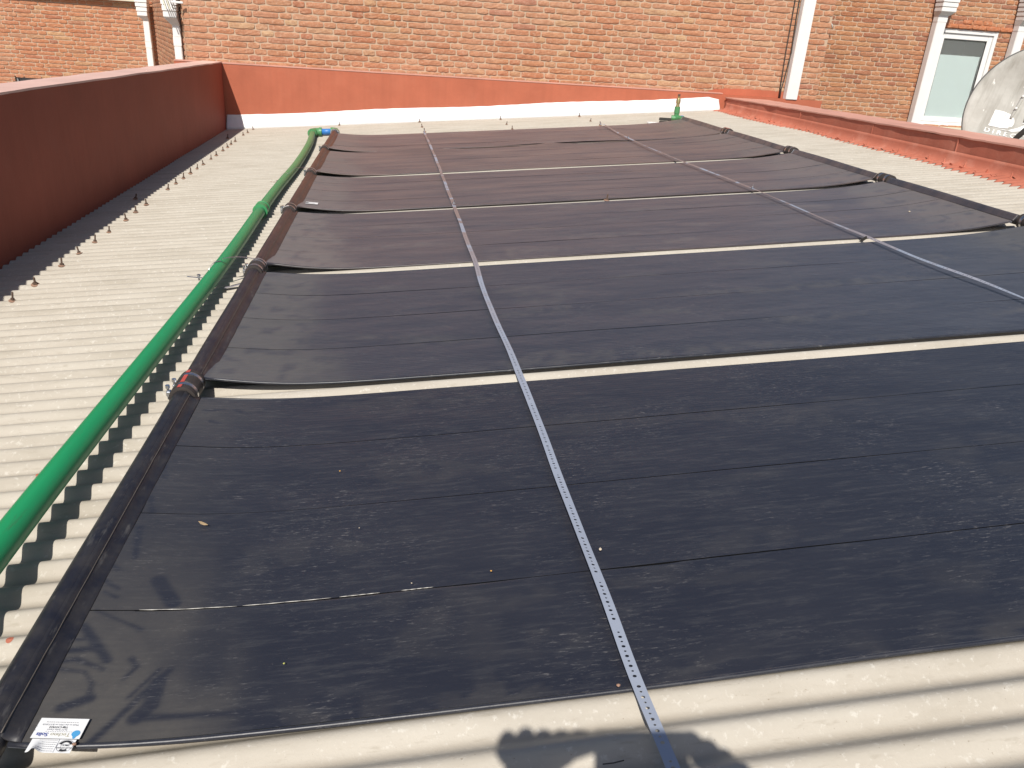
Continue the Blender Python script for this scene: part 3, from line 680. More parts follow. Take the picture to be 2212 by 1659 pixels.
def make_panel(i, label, tlabel=None):
    root = tag(empty('solar_panel', R(1.83, (NEAR[i]+FAR[i])/2, .02)), label, 'solar panel', 'flexible black solar pool heating panels in a row')
    edges = [NEAR[i]] + SEAM[i] + [FAR[i]]
    for s_ in range(4):
        gp_ = (.0019, .0019, .0022, .0030, .0036, .0040)[i]
        a, b_ = edges[s_]+(gp_ if s_ else 0), edges[s_+1]-(.0007 if s_ < 3 else 0)
        dense = (i == 0)
        xs = list(np.arange(XL, .42, .0045)) + list(np.arange(.42, 1.0, .012)) + list(np.arange(1.0, XR, .03)) + [XR] if dense else list(np.arange(XL, XR, .022)) + [XR]
        ny = 66 if dense else 15
        ts = np.linspace(0, 1, ny+1); v = []; dust = []
        for x in xs:
            # the outer edges of a mat wander a little
            ea, eb = a, b_
            if s_ > 0: ea += gp_*max(-.8, 1.3*mn.noise(Vector((x*1.7, s_*3.+i*11, 0))))
            if s_ == 0: ea += .006*mn.noise(Vector((x*1.5, i*3., 0)))
            if s_ == 3: eb += .006*mn.noise(Vector((x*1.3, i*5., 2)))
            if i == 4 and s_ == 3:                       # far edge of the fifth mat buckles against the sixth
                eb += .070*math.exp(-((x-.70)/.28)**2) + .062*math.exp(-((x-2.0)/.14)**2) + .055*math.exp(-((x-3.3)/.30)**2) - .012*math.exp(-((x-1.45)/.3)**2)
            endpull = .012*math.exp(-(x-XL)/.05) + .012*math.exp(-(XR-x)/.05)
            if s_ == 0: ea += endpull*.8
            if s_ == 3: eb -= endpull*.8
            for t in ts:
                y = ea + (eb-ea)*t
                h = profile(x, i)
                edge = min(t, 1-t)*(b_-a)
                if i == 0 and s_ == 0 and .12 < x < 1.15: h -= .0018*math.exp(-((1-t)*(b_-a)/.0035)**2)*max(0, min(1, .55+1.6*mn.noise(Vector((x*5, 3., 1.)))))
                h += .0015*mn.noise(Vector((x*1.1+i*7, y*3.1, s_*2.))) + .0008*mn.noise(Vector((x*4+i*7, y*9, 1)))
                if i == 4 and s_ == 3: h += .012*t*t*math.exp(-((x-2.0)/.2)**2) + .010*t*t*math.exp(-((x-.75)/.35)**2)
                if i == 5 and s_ == 0: h += .010*(1-t)**2*math.exp(-((x-2.25)/.5)**2)
                if i >= 4: h += .004*mn.noise(Vector((x*1.9, y*2.2, 9.)))
                if s_ == 0 and i > 0: h += .012*(1-t)**2*math.exp(-((x-XL)/.25)**2)
                v.append((x, y, x*TA + h))
        V = np.array(v); px, py = V[:, 0], V[:, 1]
        nz = np.array([mn.noise(Vector((p[0]*6, p[1]*5, 4.+i))) for p in v]); nz2 = np.array([mn.noise(Vector((p[0]*17, p[1]*14, 7.+i))) for p in v])
        wl_a = (.15 if i == 0 else .20) + .09*nz + .05*nz2 + (.10 if i == 0 else .10)*np.exp(-((py-NEAR[i])/.35)**2) + (.08 if i else .03)
        dl = 1/(1+np.exp((px - wl_a)/.035)); dl *= np.clip((px-.036)/.01, .35, 1)
        if i == 0: dl *= .22 + .78*np.clip(1-(py-.10)/.50, 0, 1) + .35*np.exp(-((py-1.15)/.10)**2); 
        wr_a = .34 + .12*nz + .05*nz2; dr = 1/(1+np.exp((XR-px-wr_a)/.06)); 
        du = np.clip(dl + dr*.9, 0, 1); nb = np.array([mn.noise(Vector((p[0]*2.2, p[1]*9, 14.+i))) for p in v]); du = np.maximum(du, np.clip((nb-.22)*2.2, 0, .14 if i == 0 else .45)*np.clip((nz2+.25)*3, 0, 1))
        near = np.exp(-((py-NEAR[i])/.05)**2)*.35*(nz2 > 0); du = np.maximum(du, near*(.5+nz))
        if i == 0:
            for pl_, rr in STROKES:
                dd = np.full(len(px), 9.)
                for q in range(len(pl_)-1): dd = np.minimum(dd, seg_d(px, py, pl_[q], pl_[q+1]))
                du *= 1 - .92/(1+np.exp((dd + nz2*.003 - rr*.8)/.0016))
        else:
            du *= np.where(nz2 > .28, .45, 1.)
        n = len(ts); f = []; N0 = len(v); nx_ = len(xs)
        for p_ in range(nx_-1):
            for q in range(n-1): z = p_*n+q; f.append((z, z+n, z+n+1, z+1))
        nsm = len(f); low = []
        for p_ in range(nx_):                                # own vertices for the cut rims and the underside
            for q in (0, n-1):
                x, y, z = v[p_*n+q]; low += [(x, y, z), (x, y, z-.005)]
        v2 = v + low; b_i = lambda p_, e: N0 + 4*p_ + e
        for p_ in range(nx_-1):
            f.append((b_i(p_, 0), b_i(p_, 1), b_i(p_+1, 1), b_i(p_+1, 0))); f.append((b_i(p_, 2), b_i(p_+1, 2), b_i(p_+1, 3), b_i(p_, 3)))
            f.append((b_i(p_, 1), b_i(p_, 3), b_i(p_+1, 3), b_i(p_+1, 1)))
        me = pyd('absorber_strip', v2, f); at_ = me.attributes.new('dust', 'FLOAT', 'POINT'); at_.data.foreach_set('value', du.astype(float).tolist() + [0.]*len(low))  # dust by the headers; on far mats it also carries painted sheen
        me.materials.append(M['absorber'][i]); me.materials.append(M['seam_shade']); me.polygons.foreach_set('use_smooth', [k < nsm for k in range(len(f))]); me.polygons.foreach_set('material_index', [0 if k < nsm else 1 for k in range(len(f))]); me.update()
        o = link('absorber_strip', me); at(o, root)
    # edge beads along the outer tubes
    for Yq, sg in ((NEAR[i], -1), (FAR[i], 1)):
        pts = []
        for x in np.arange(XL, XR+.001, .045):
            e = .006*mn.noise(Vector((x*1.5, i*3., 0))) if sg < 0 else .006*mn.noise(Vector((x*1.3, i*5., 2)))
            endpull = .012*math.exp(-(x-XL)/.05) + .012*math.exp(-(XR-x)/.05)
            if i == 4 and sg > 0: e += .070*math.exp(-((x-.70)/.28)**2) + .062*math.exp(-((x-2.0)/.14)**2) + .055*math.exp(-((x-3.3)/.30)**2) - .012*math.exp(-((x-1.45)/.3)**2)
            h = profile(x, i) - .0035 + (.012*math.exp(-((x-XL)/.25)**2) if (sg < 0 and i > 0) else 0)
            pts.append((x, Yq + e - sg*endpull*.8 + sg*.003, x*TA + h))
        mb = MB(); mb.tube(pts, .0042, 8); at(mb.build('edge_tube', M['absorber'][i], None, True), root)
    # headers with the welded tab
    for X, s_, mats in ((0., 1, M['header']), (3.667, -1, M['header_r'])):
        y0, y1 = NEAR[i]-.028, FAR[i]+.022
        if i == 0: y0 = -.03
        mb = MB(); mb.tube([R(X, y, HC + .0015*math.sin(y*5+X)) for y in np.linspace(y0, y1, 14)], .0275 if s_ > 0 else .0245, 26)
        # tab blending the pipe into the mat, with a raised weld line
        for nm in (0,):
            v = []; f = []; ys = np.linspace(NEAR[i]+.006, FAR[i]-.006, 60)
            prof = [(.012, .0245), (.020, .0165), (.026, .008), (.032, .002), (.040, -.002), (.047, -.0035), (.0485, -.0065)] if s_ > 0 else [(.012, .0245), (.019, .0165), (.0235, .008), (.028, .002), (.031, -.002), (.033, -.0045)]
            for y in ys:
                for (px_, pz) in prof: v.append((X + s_*(px_ + .0008*mn.noise(Vector((y*30, 0, px_*50)))), y, (X+s_*px_)*TA + HC + pz + .0015))
            m = len(prof)
            for a in range(len(ys)-1):
                for c in range(m-1): z = a*m+c; f.append((z, z+1, z+m+1, z+m))
            t_ = pyd('header_tab', v, f)
        at(mb.build('header_pipe', mats[i], None, True), root)
        if s_ > 0:
            m3 = MB(); m3.tube([(X + .0225 + .0006*mn.noise(Vector((y*25, 1, 1))), y, X*TA + .0225*TA + HC + .0148 + .0006*mn.noise(Vector((y*21, 5, 1)))) for y in np.linspace(NEAR[i]+.01, FAR[i]-.01, 70)], .0011, 6)
            at(m3.build('weld_line', M['weld'], None, True), root)
        o = link('header_tab', t_, mats[i] if s_ > 0 else M['absorber'][i], None, True); md = o.modifiers.new('s', 'SOLIDIFY'); md.thickness = .0025; at(o, root)
    return root
names = ['nearest solar mat, the big black one with the white sticker at its corner', 'second solar mat from the front, dark and dusty', 'third solar mat from the front, brownish with smudges near the pipe',
         'fourth solar mat from the front, with a tiny white sticker at its left end', 'fifth solar mat from the front, brown and rippled along its far edge', 'farthest solar mat, brown, next to the blue and green elbow']
panels = [make_panel(i, names[i]) for i in range(6)]
for p in panels:
    if 'group' in p: del p['group']
# sun glint on the nearest mat's lowest seam, added as thin pale tubes
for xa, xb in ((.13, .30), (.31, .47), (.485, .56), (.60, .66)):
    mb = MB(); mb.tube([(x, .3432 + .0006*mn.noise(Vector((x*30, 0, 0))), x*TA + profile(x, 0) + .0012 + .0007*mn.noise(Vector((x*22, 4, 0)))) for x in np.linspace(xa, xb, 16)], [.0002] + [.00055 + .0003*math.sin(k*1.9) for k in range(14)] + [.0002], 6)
    at(mb.build('seam_glint', M['glint'], None, True), panels[0])
# end cap on the near end of the header
mb = MB(); mb.tube([R(0, -.085, HC), R(0, -.028, HC)], [.033, .033], 24); o = mb.build('header_cap', M['rubber'], None); autosmooth(o); at(o, panels[0])

# ------------------------------------------------------------------ couplings
def coupling(x, y, label, side=-1, red=False, steel_ring=True, white=False, lift=0):
    c = empty('pipe_coupling', R(x, y, HC + lift)); tag(c, label, 'pipe coupling', None)
    L = .062
    mb = MB(); rs = []; pts = []
    for t, r in ((-1, .030), (-.98, .0365), (-.72, .0375), (-.70, .0350), (-.40, .0350), (-.36, .0375), (.36, .0375), (.40, .0350), (.70, .0350), (.72, .0375), (.98, .0365), (1, .030)): pts.append((0, t*L, 0)); rs.append(r)
    mb.tube(pts, rs, 30, True); autosmooth(mb.build('rubber_sleeve', M['rubber'], c), 30)
    for t in (-.55, .55):
        mb = MB(); mb.tube([(0, t*L-.007, 0), (0, t*L-.0068, 0), (0, t*L+.0068, 0), (0, t*L+.007, 0)], [.0345, .0375, .0375, .0345], 36, False)
        band = mb.build('clamp_band', M['steel'], c); autosmooth(band, 30)
        a = math.radians(172 if side < 0 else -5) + (.25 if t > 0 else 0); px, pz = math.cos(a)*.042, math.sin(a)*.042
        mb = MB(); mb.bbox((px-.006, t*L-.009, pz-.008), (px+.006, t*L+.009, pz+.008), .002)
        mb.tube([(px-.002, t*L, pz-.018), (px-.002, t*L, pz+.020)], .0035, 8); mb.tube([(px-.002, t*L, pz+.016), (px-.002, t*L, pz+.025)], .0065, 6)
        mb.build('clamp_screw', M['zinc'], band)
    if red:
        mb = MB(); 
        for a_, b_ in ((-.98, -.68), (-.41, .41), (.68, .98)):
            v = []; 
            for k in range(4):
                an = PI/2 + .30 - k*.10; r = .0381 if abs(a_) != .98 and abs(b_) != .98 else .0381
                v += [(math.cos(an)*r, a_*L, math.sin(an)*r), (math.cos(an)*r, b_*L, math.sin(an)*r)]
            mb.add(v, [(2*k, 2*k+1, 2*k+3, 2*k+2) for k in range(3)])
        mb.build('red_stripe', M['red_mark'], c)
    if white:
        mb = MB(); v = []
        for k in range(9):
            an = PI*.9 - k*.16; v += [(math.cos(an)*.0382, -.98*L, math.sin(an)*.0382), (math.cos(an)*.0382, -.70*L, math.sin(an)*.0382)]
        mb.add(v, [(2*k, 2*k+1, 2*k+3, 2*k+2) for k in range(8)]); mb.build('white_tape', M['white_pvc'], c)
    return c
LY = [1.290, 2.533, 3.776, 5.068, 6.355]
CL = [('large black rubber coupling with a red stripe on the near left header pipe', dict(red=True)), ('black rubber coupling tied to the green pipe by a perforated band, on the left header', dict()),
      ('coupling with a white tape ring on the left header pipe', dict(white=True)), ('coupling with a rust-red sleeve where the thin wire meets the left header', dict()), ('farthest coupling on the left header pipe, near the blue elbow', dict())]
for y, (lab, kw) in zip(LY, CL): coupling(0, y, lab, -1, **kw)
for y, lab, kw in ((2.533, 'coupling on the right header pipe at the edge of the photo', {}), (3.776, 'grey dusty coupling on the right header pipe with two steel bands', {}), (5.068, 'middle coupling on the right header pipe with twin steel bands', {}), (6.355, 'farthest coupling on the right header pipe, with a red stripe', dict(red=True))):
    coupling(3.667, y, lab, 1, **kw)

# ------------------------------------------------------------------ green pipe run
gp = tag(empty('green_pipe', R(-.19, 2.1, .03)), 'long green plastic pipe lying beside the left header with green coupling and elbow', 'pipe')
ctrl = [(-.186, -1.6, .068), (-.184, -.5, .068), (-.182, .02, .068), (-.178, .62, .068), (-.173, .95, .067), (-.166, 1.4, .064), (-.160, 2.0, .058), (-.157, 2.7, .053), (-.161, 3.2, .050), (-.169, 3.75, .047), (-.169, 4.6, .043), (-.154, 5.6, .042), (-.171, 6.7, .043), (-.204, 7.38, .045), (-.225, 7.66, .045)]
def catmull(P_, n=14):
    out = []
    for i in range(len(P_)-1):
        p0, p1, p2, p3 = P_[max(i-1, 0)], P_[i], P_[i+1], P_[min(i+2, len(P_)-1)]
        for k in range(n):
            t = k/n; out.append(tuple(.5*((2*p1[c])+(-p0[c]+p2[c])*t+(2*p0[c]-5*p1[c]+4*p2[c]-p3[c])*t*t+(-p0[c]+3*p1[c]-3*p2[c]+p3[c])*t**3) for c in range(len(p1))))
    out.append(P_[-1]); return out
GH = .068
path = [R(x, y, h) for x, y, h in catmull(ctrl, 8)]
mb = MB(); mb.tube(path, .0303, 28); at(mb.build('pipe', M['green'], None, True), gp)
def on_path(y):
    q = min(range(len(path)), key=lambda k: abs(path[k].y-y)); return path[q], (path[min(q+1, len(path)-1)]-path[max(q-1, 0)]).normalized()
p, t = on_path(3.87); mb = MB(); mb.tube([p-t*.055, p-t*.054, p-t*.043, p-t*.042, p+t*.042, p+t*.043, p+t*.054, p+t*.055], [.032, .0415, .0415, .038, .038, .0415, .0415, .032], 30, True)
o = mb.build('socket', M['green']); autosmooth(o, 30); at(o, gp)
mb = MB()                                                   # two thin printed lines down the pipe
for da in (2.35, 2.5):
    v = []; 
    for k in range(len(path)):
        t = (path[min(k+1, len(path)-1)]-path[max(k-1, 0)]).normalized(); sd = t.cross(Vector((0, 0, 1))).normalized(); u = sd.cross(t).normalized()
        for e in (-.018, .018):
            a = da+e; v.append(path[k] + (sd*math.cos(a) + u*math.sin(a))*.0309)
    mb.add(v, [(2*k, 2*k+1, 2*k+3, 2*k+2) for k in range(len(path)-1)])
at(mb.build('printed_line', simple('pipe_line', (.10, .12, .02), .5)), gp)
# elbow, blue nipple, elbow into the header
e1 = path[-1]; hd_ = None
mb = MB(); 
arc = [e1 + Vector((0, -.02, 0)), e1 + Vector((.0, .03, 0)), e1 + Vector((.008, .062, 0)), e1 + Vector((.03, .082, .001)), e1 + Vector((.075, .088, .003))]
mb.tube(arc, .040, 26, True); mb.tube([arc[0]-Vector((0, .03, 0)), arc[0]+Vector((0, .015, 0))], .0445, 26); mb.tube([arc[-1]-Vector((.015, 0, 0)), arc[-1]+Vector((.012, 0, 0))], .0445, 26)
o = mb.build('elbow', M['green'], None); autosmooth(o, 35); at(o, gp)
s0 = arc[-1]; s1 = Vector((-.012, s0.y+.008, s0.z+.008))
mb = MB(); mb.tube([s0, s1], .031, 24); at(mb.build('nipple', M['blue'], None, True), gp)
mb = MB(); mb.tube([s1-Vector((.035, 0, 0)), s1+Vector((.0, 0, 0)), s1+Vector((.015, -.012, 0)), s1+Vector((.022, -.04, -.003)), Vector((0, 7.59, HC+TA*0))], [.042, .042, .040, .038, .036], 26)
o = mb.build('elbow', M['green'], None); autosmooth(o, 35); at(o, gp)
mb = MB(); mb.tube([(.0, 7.60, HC), (.0, 7.585, HC)], .041, 26); mb.bbox((.03, 7.57, HC-.01), (.048, 7.60, HC+.02), .003); o = mb.build('clamp_band', M['zinc']); at(o, gp)
mb = MB(); mb.tube([s1+Vector((-.002, 0, .004)), s1+Vector((.03, -.006, .004))], .034, 20); at(mb.build('nipple_end', M['blue'], None, True), gp)

# air valve at the far right corner
av = tag(empty('air_valve', R(3.60, 7.62, 0)), 'green tee with upright brass air valve at the far end of the right header', 'air valve')
q = R(3.62, 7.66, HC)
mb = MB(); mb.tube([R(3.66, 7.56, HC), R(3.655, 7.60, HC), R(3.64, 7.64, HC), R(3.62, 7.665, HC)], .030, 22); mb.tube([q, q+Vector((0, 0, .055))], .026, 22); mb.tube([q+Vector((0, 0, .05)), q+Vector((0, 0, .118))], .030, 22)
mb.tube([q+Vector((-.01, 0, 0)), q+Vector((-.05, .01, 0))], .028, 22); o = mb.build('green_tee', M['green']); autosmooth(o, 35); at(o, av)
mb = MB(); mb.tube([R(3.662, 7.585, HC), R(3.662, 7.60, HC)], .0325, 22); at(mb.build('blue_ring', M['blue'], None, True), av)
mb = MB(); mb.tube([q+Vector((0, 0, .11)), q+Vector((0, 0, .15)), q+Vector((0, 0, .152)), q+Vector((0, 0, .185)), q+Vector((0, 0, .205)), q+Vector((0, 0, .207)), q+Vector((0, 0, .225))], [.022, .018, .024, .024, .018, .012, .012], 12)
o = mb.build('brass_body', M['brass']); autosmooth(o, 35); at(o, av)
mb = MB(); mb.tube([q+Vector((0, 0, .224)), q+Vector((0, 0, .245))], .014, 10); at(mb.build('valve_cap', M['rust']), av)
mb = MB(); mb.bbox(tuple(R(3.44, 7.66, .028)), tuple(R(3.44, 7.66, .028)+Vector((.14, .03, .03))), .004); mb.bbox(tuple(R(3.43, 7.60, .01)), tuple(R(3.43, 7.60, .01)+Vector((.10, .05, .018))), .004); at(mb.build('clamp_end', M['dark']), av)
mb = MB(); mb.bbox((3.30, 7.60, 3.30*TA+.003), (3.52, 7.665, 3.30*TA+.024), .003); tag(mb.build('flat_offcut', M['white_pvc']), 'thin white offcut lying on the roof beside the brass air valve', 'offcut')

# ------------------------------------------------------------------ perforated bands over the mats
def perforated(name, ctrl, w, mat, cell=.0108, twist=None, seed=3):
    pts = [Vector(p) for p in catmull(ctrl, 40)]
    # resample by arc length
    d = [0]
    for k in range(1, len(pts)): d.append(d[-1] + (pts[k]-pts[k-1]).length)
    L = d[-1]; P_ = np.array([tuple(p) for p in pts]); D = np.array(d)
    def pt(s): return Vector([float(np.interp(s, D, P_[:, c])) for c in range(3)])
    N = int(L/cell); v = []; f = []
    rnd = random.Random(seed); period = 12
    def frame(s):
        a = pt(max(0, s-.015)); b_ = pt(min(L, s+.015)); t = (b_-a).normalized(); side = t.cross(Vector((0, 0, 1))).normalized()
        tw = twist(s/L) if twist else 0
        nrm = side.cross(t); side = (side*math.cos(tw) + nrm*math.sin(tw)).normalized(); return side
    for k in range(N):
        s = (k+.5)*cell; m = k % period; blank = m in (10, 11)
        if blank and m == 10 and (k//period) % 3 == 1: blank = False
        r = .0031 if m % 2 == 0 else .0020
        base = len(v); hw = w/2
        loc = [(-hw, -.5), (-hw, 0), (-hw, .5), (0, .5), (hw, .5), (hw, 0), (hw, -.5), (0, -.5)]
        for (a, e) in loc:
            se = s + e*cell; v.append(pt(se) + frame(se)*a)
        if blank: f.append(tuple(base+q for q in range(8))); continue
        ang = [math.radians(x) for x in (225, 180, 135, 90, 45, 0, 315, 270)]
        fs = frame(s); c = pt(s); tt = (pt(min(L, s+.005))-pt(max(0, s-.005))).normalized()
        for a in ang: v.append(c + fs*(math.cos(a)*r*1.15) + tt*(math.sin(a)*r))
        for q in range(8): q2 = (q+1) % 8; f.append((base+q, base+q2, base+8+q2, base+8+q))
    me = pyd(name, v, f); bm = bmesh.new(); bm.from_mesh(me); bmesh.ops.remove_doubles(bm, verts=bm.verts[:], dist=.0001); bmesh.ops.recalc_face_normals(bm, faces=bm.faces[:]); bm.to_mesh(me); bm.free()
    o = link(name, me, mat); md = o.modifiers.new('s', 'SOLIDIFY'); md.thickness = .0009; return o
def sh(x, y, dh=.006): return R(x, y, .012+dh)
c1 = [(.976, -.60), (.975, -.30), (.973, -.127), (.967, .06), (.966, .275), (.962, .618), (.964, .968), (.962, 1.392), (.944, 2.014), (.947, 2.677), (.945, 3.805), (.936, 4.954), (.925, 6.3), (.913, 7.559), (.91, 7.70)]
cc1 = []
for q, (x, y) in enumerate(c1):
    cc1.append(tuple(sh(x, y, .013 + .005*math.sin(y*3.1) if .1 < y < 7.5 else .010 if y < .1 else -.004)))
# extra little kinks
full = []
pc = catmull(cc1, 6)
for q, p in enumerate(pc): full.append((p[0] + (.004*mn.noise(Vector((p[1]*2.2, 0, 1))) if p[1] > .9 else 0), p[1], p[2] + .003*mn.noise(Vector((p[1]*4, 3, 0)))))
st1 = perforated('perforated_band', full, .0205, M['strap'], twist=lambda u: .10*math.sin(u*37) + .06*math.sin(u*91))
tag(st1, 'perforated metal band crossing all the mats from the bottom edge, nearer the left', 'metal band')
c2 = [(2.90, -.5), (2.89, .6), (2.872, 1.584), (2.832, 1.981), (2.818, 2.546), (2.799, 3.784), (2.74, 5.023), (2.72, 5.983), (2.755, 6.9), (2.774, 7.445), (2.775, 7.62)]
cc2 = [tuple(sh(x, y, .013 + .008*abs(math.sin(y*2.3)) if y < 7.5 else .004)) for x, y in c2]
full = [(p[0] + .006*mn.noise(Vector((p[1]*1.8, 0, 5))), p[1], p[2] + .004*mn.noise(Vector((p[1]*3, 3, 8)))) for p in catmull(cc2, 6)]
st2 = perforated('perforated_band', full, .0140, M['strap'], twist=lambda u: .22*math.sin(u*23) + .12*math.sin(u*71) + .18, seed=5)
tag(st2, 'twisted perforated metal band crossing the mats diagonally toward the right edge', 'metal band')
# small bolts joining the bands
def band_bolt(x, y, label, h=.035):
    mb = MB(); c = R(x, y, h); mb.tube([c, c+Vector((0, 0, .006))], .008, 6); mb.tube([c, c+Vector((.002, 0, .018))], .0035, 8); mb.tube([c-Vector((0, 0, .003)), c], .010, 12)
    tag(mb.build('band_bolt', M['zinc']), label, 'bolt')
band_bolt(.945, 3.80, 'small bright bolt on the left metal band at the third gap')
band_bolt(2.80, 3.80, 'small bright bolt on the right metal band at the third gap')
band_bolt(.913, 7.62, 'bolt and clip at the far end of the left metal band', .02)
band_bolt(2.78, 7.62, 'bolt and clip at the far end of the right metal band', .02)
band_bolt(2.722, 6.35, 'tiny bolt on the right metal band at the farthest gap')
# a loose curl of band below the second gap
mb = MB(); mb.ribbon([R(2.815, 2.53, .030), R(2.80, 2.535, .016), R(2.795, 2.54, .006), R(2.80, 2.55, .003)], .018, .001, (1, 0, 0)); tag(mb.build('band_offcut', M['dark']), 'short dark curl of band under the right metal band at the second gap', 'offcut')

# ties between header and green pipe
def tie(label, pts, w=.012, th=.0012, mat=None, knot=None, side=(0, 0, 1)):
    root = tag(empty('pipe_tie', pts[0]), label, 'pipe tie')
    mb = MB(); mb.ribbon(catmull([tuple(p) for p in pts], 8), w, th, side); at(mb.build('band', mat or M['steel']), root)
    if knot is not None:
        mb = MB(); c = Vector(knot); mb.tube([c+Vector((.0, 0, -.012)), c+Vector((.0, 0, .014))], .004, 8); mb.tube([c+Vector((0, 0, .006)), c+Vector((0, 0, .014))], .008, 6); mb.ribbon([c+Vector((-.05, .012, .0)), c, c+Vector((.03, -.02, .004))], .010, .001, (0, 1, 0)); at(mb.build('tie_bolt', M['zinc']), root)
    return root
g1, t1 = on_path(2.50)
def arcpts(c, r, a0, a1, n=9, tilt=0): return [c + Vector((math.cos(math.radians(a0+(a1-a0)*k/n))*r, tilt*k/n, math.sin(math.radians(a0+(a1-a0)*k/n))*r)) for k in range(n+1)]
tie('perforated metal tie looped over the green pipe and the second left coupling', arcpts(R(0, 2.585, HC), .0405, -40, 110) + [R(-.07, 2.575, .098), R(-.13, 2.555, .101)] + arcpts(g1+Vector((0, .03, 0)), .0345, 75, 190, 6, -.05) + [g1+Vector((-.06, -.03, -.03))], .009, knot=g1+Vector((-.075, -.03, -.025)), side=(0, 1, 0))
tie('blueish perforated strip lying on the roof between green pipe and left header', [R(-.125, 2.43, .006), R(-.08, 2.435, .010), R(-.03, 2.445, .020), R(.0, 2.45, .03)], .016, mat=M['strap'], side=(0, 1, 0))
tie('dark folded strip beside the blueish strip near the second left coupling', [R(-.11, 2.49, .010), R(-.06, 2.50, .02), R(-.02, 2.51, .03)], .010, side=(0, 1, 0))
g2, t2 = on_path(4.90)
tie('thin wire tie looped from the fourth left coupling over the green pipe', arcpts(R(0, 5.07, HC), .040, -30, 110) + [R(-.06, 5.03, .095), R(-.10, 4.99, .10)] + arcpts(g2, .0345, 60, 190, 6) + [g2+Vector((-.05, -.02, -.02))], .006, knot=g2+Vector((-.06, -.03, -.03)), side=(0, 1, 0))

# ------------------------------------------------------------------ stickers
def text_mesh(s_, size, extrude=.0, bold=False):
    cu = bpy.data.curves.new('txt', 'FONT'); cu.body = s_; cu.size = size; cu.extrude = extrude; cu.align_x = 'CENTER'; cu.align_y = 'CENTER'
    if bold: cu.offset = size*.022
    cu.resolution_u = 3
    o = bpy.data.objects.new('txt', cu); COL.objects.link(o); dg = bpy.context.evaluated_depsgraph_get(); dg.update()
    me = bpy.data.meshes.new_from_object(o.evaluated_get(dg)); bpy.data.objects.remove(o); bpy.data.curves.remove(cu)
    return me
def hsheet(x): return profile(x, 0)
def conform(me, cx, cy, rot, lift, bend=None, zf=None):
    c, s_ = math.cos(rot), math.sin(rot)
    for v in me.vertices:
        x = cx + v.co.x*c - v.co.y*s_; y = cy + v.co.x*s_ + v.co.y*c; h = (zf(x) if zf else hsheet(x)) + lift
        if bend: h += bend(x, y)
        v.co = (x, y, x*TA + h)
def plate(nx, ny, w, h):
    v = []; f = []
    for i in range(nx+1):
        for j in range(ny+1): v.append((-w/2 + w*i/nx, -h/2 + h*j/ny, 0))
    for i in range(nx):
        for j in range(ny): q_ = i*(ny+1)+j; f.append((q_, q_+ny+1, q_+ny+2, q_+1))
    return pyd('sticker', v, f)
def sticker_part(nm, me, mat, parent, *a, **k):
    conform(me, *a, **k); o = link(nm, me, mat); at(o, parent); return o
s1 = tag(empty('sticker', R(.09, .083, .04)), 'white rectangular maker sticker with blue drop logo at the corner of the nearest mat', 'sticker')
rot = PI + .0 - .06
LF = .0052
sticker_part('label_paper', plate(16, 4, .0680, .0370), M['paper'], s1, .0945, .0755, rot, LF)
def onst(lx, ly, cx=.0945, cy=.0755): return cx + lx*math.cos(rot) - ly*math.sin(rot), cy + lx*math.sin(rot) + ly*math.cos(rot)
def stext(s_, size, lx, ly, mat, parent, bold=False, cx=.0945, cy=.0755, r=None, lift=LF+.0006, nm='lettering'):
    X_, Y_ = onst(lx, ly, cx, cy); sticker_part(nm, text_mesh(s_, size, 0, bold), mat, parent, X_, Y_, rot if r is None else r, lift)
stext('Techno', .0090, -.0045, .0118, M['ink_olive'], s1); stext('Solis', .0090, .0205, .0118, M['ink_blue'], s1, True)
stext('4x12 Solar Panel', .0042, .003, .0030, M['ink_grey'], s1); stext('TS# C15TS12', .0046, .003, -.0016, M['ink'], s1, True)
stext('Made in the USA on 8/17/2018', .0040, .002, -.0062, M['ink_grey'], s1)
mb = MB()                                                   # illegible fine print as short dashes
for i in range(15): mb.box((-.021 + i*.0030, -.0112, 0), (-.021 + i*.0030 + random.uniform(.0014, .0026), -.0103, .0001))
for i in range(12): mb.box((-.019 + i*.0032, .0062, 0), (-.019 + i*.0032 + .0016, .0069, .0001))
for (a, b_) in ((.033, .004), (.0335, -.003), (.034, -.015)): mb.box((a, b_, 0), (a+.0012, b_+.0016, .0001))
me = pyd('fine_print', mb.v, mb.f); sticker_part('fine_print', me, M['ink_grey'], s1, .0945, .0755, rot, LF+.0006)
# drop logo
v = [(0, 0, 0)]; 
for k in range(20):
    a = k/20*2*PI; rr = 1 - .35*max(0, math.sin(a))**2; v.append((math.cos(a)*.0058*rr, (math.sin(a)*.0062 + (.003 if math.sin(a) > .95 else 0)), 0))
me = pyd('logo', v, [(0, k+1, (k+1) % 20+1) for k in range(20)]); X_, Y_ = onst(-.0255, .0095); sticker_part('logo', me, M['ink_sky'], s1, X_, Y_, rot, LF+.0006)
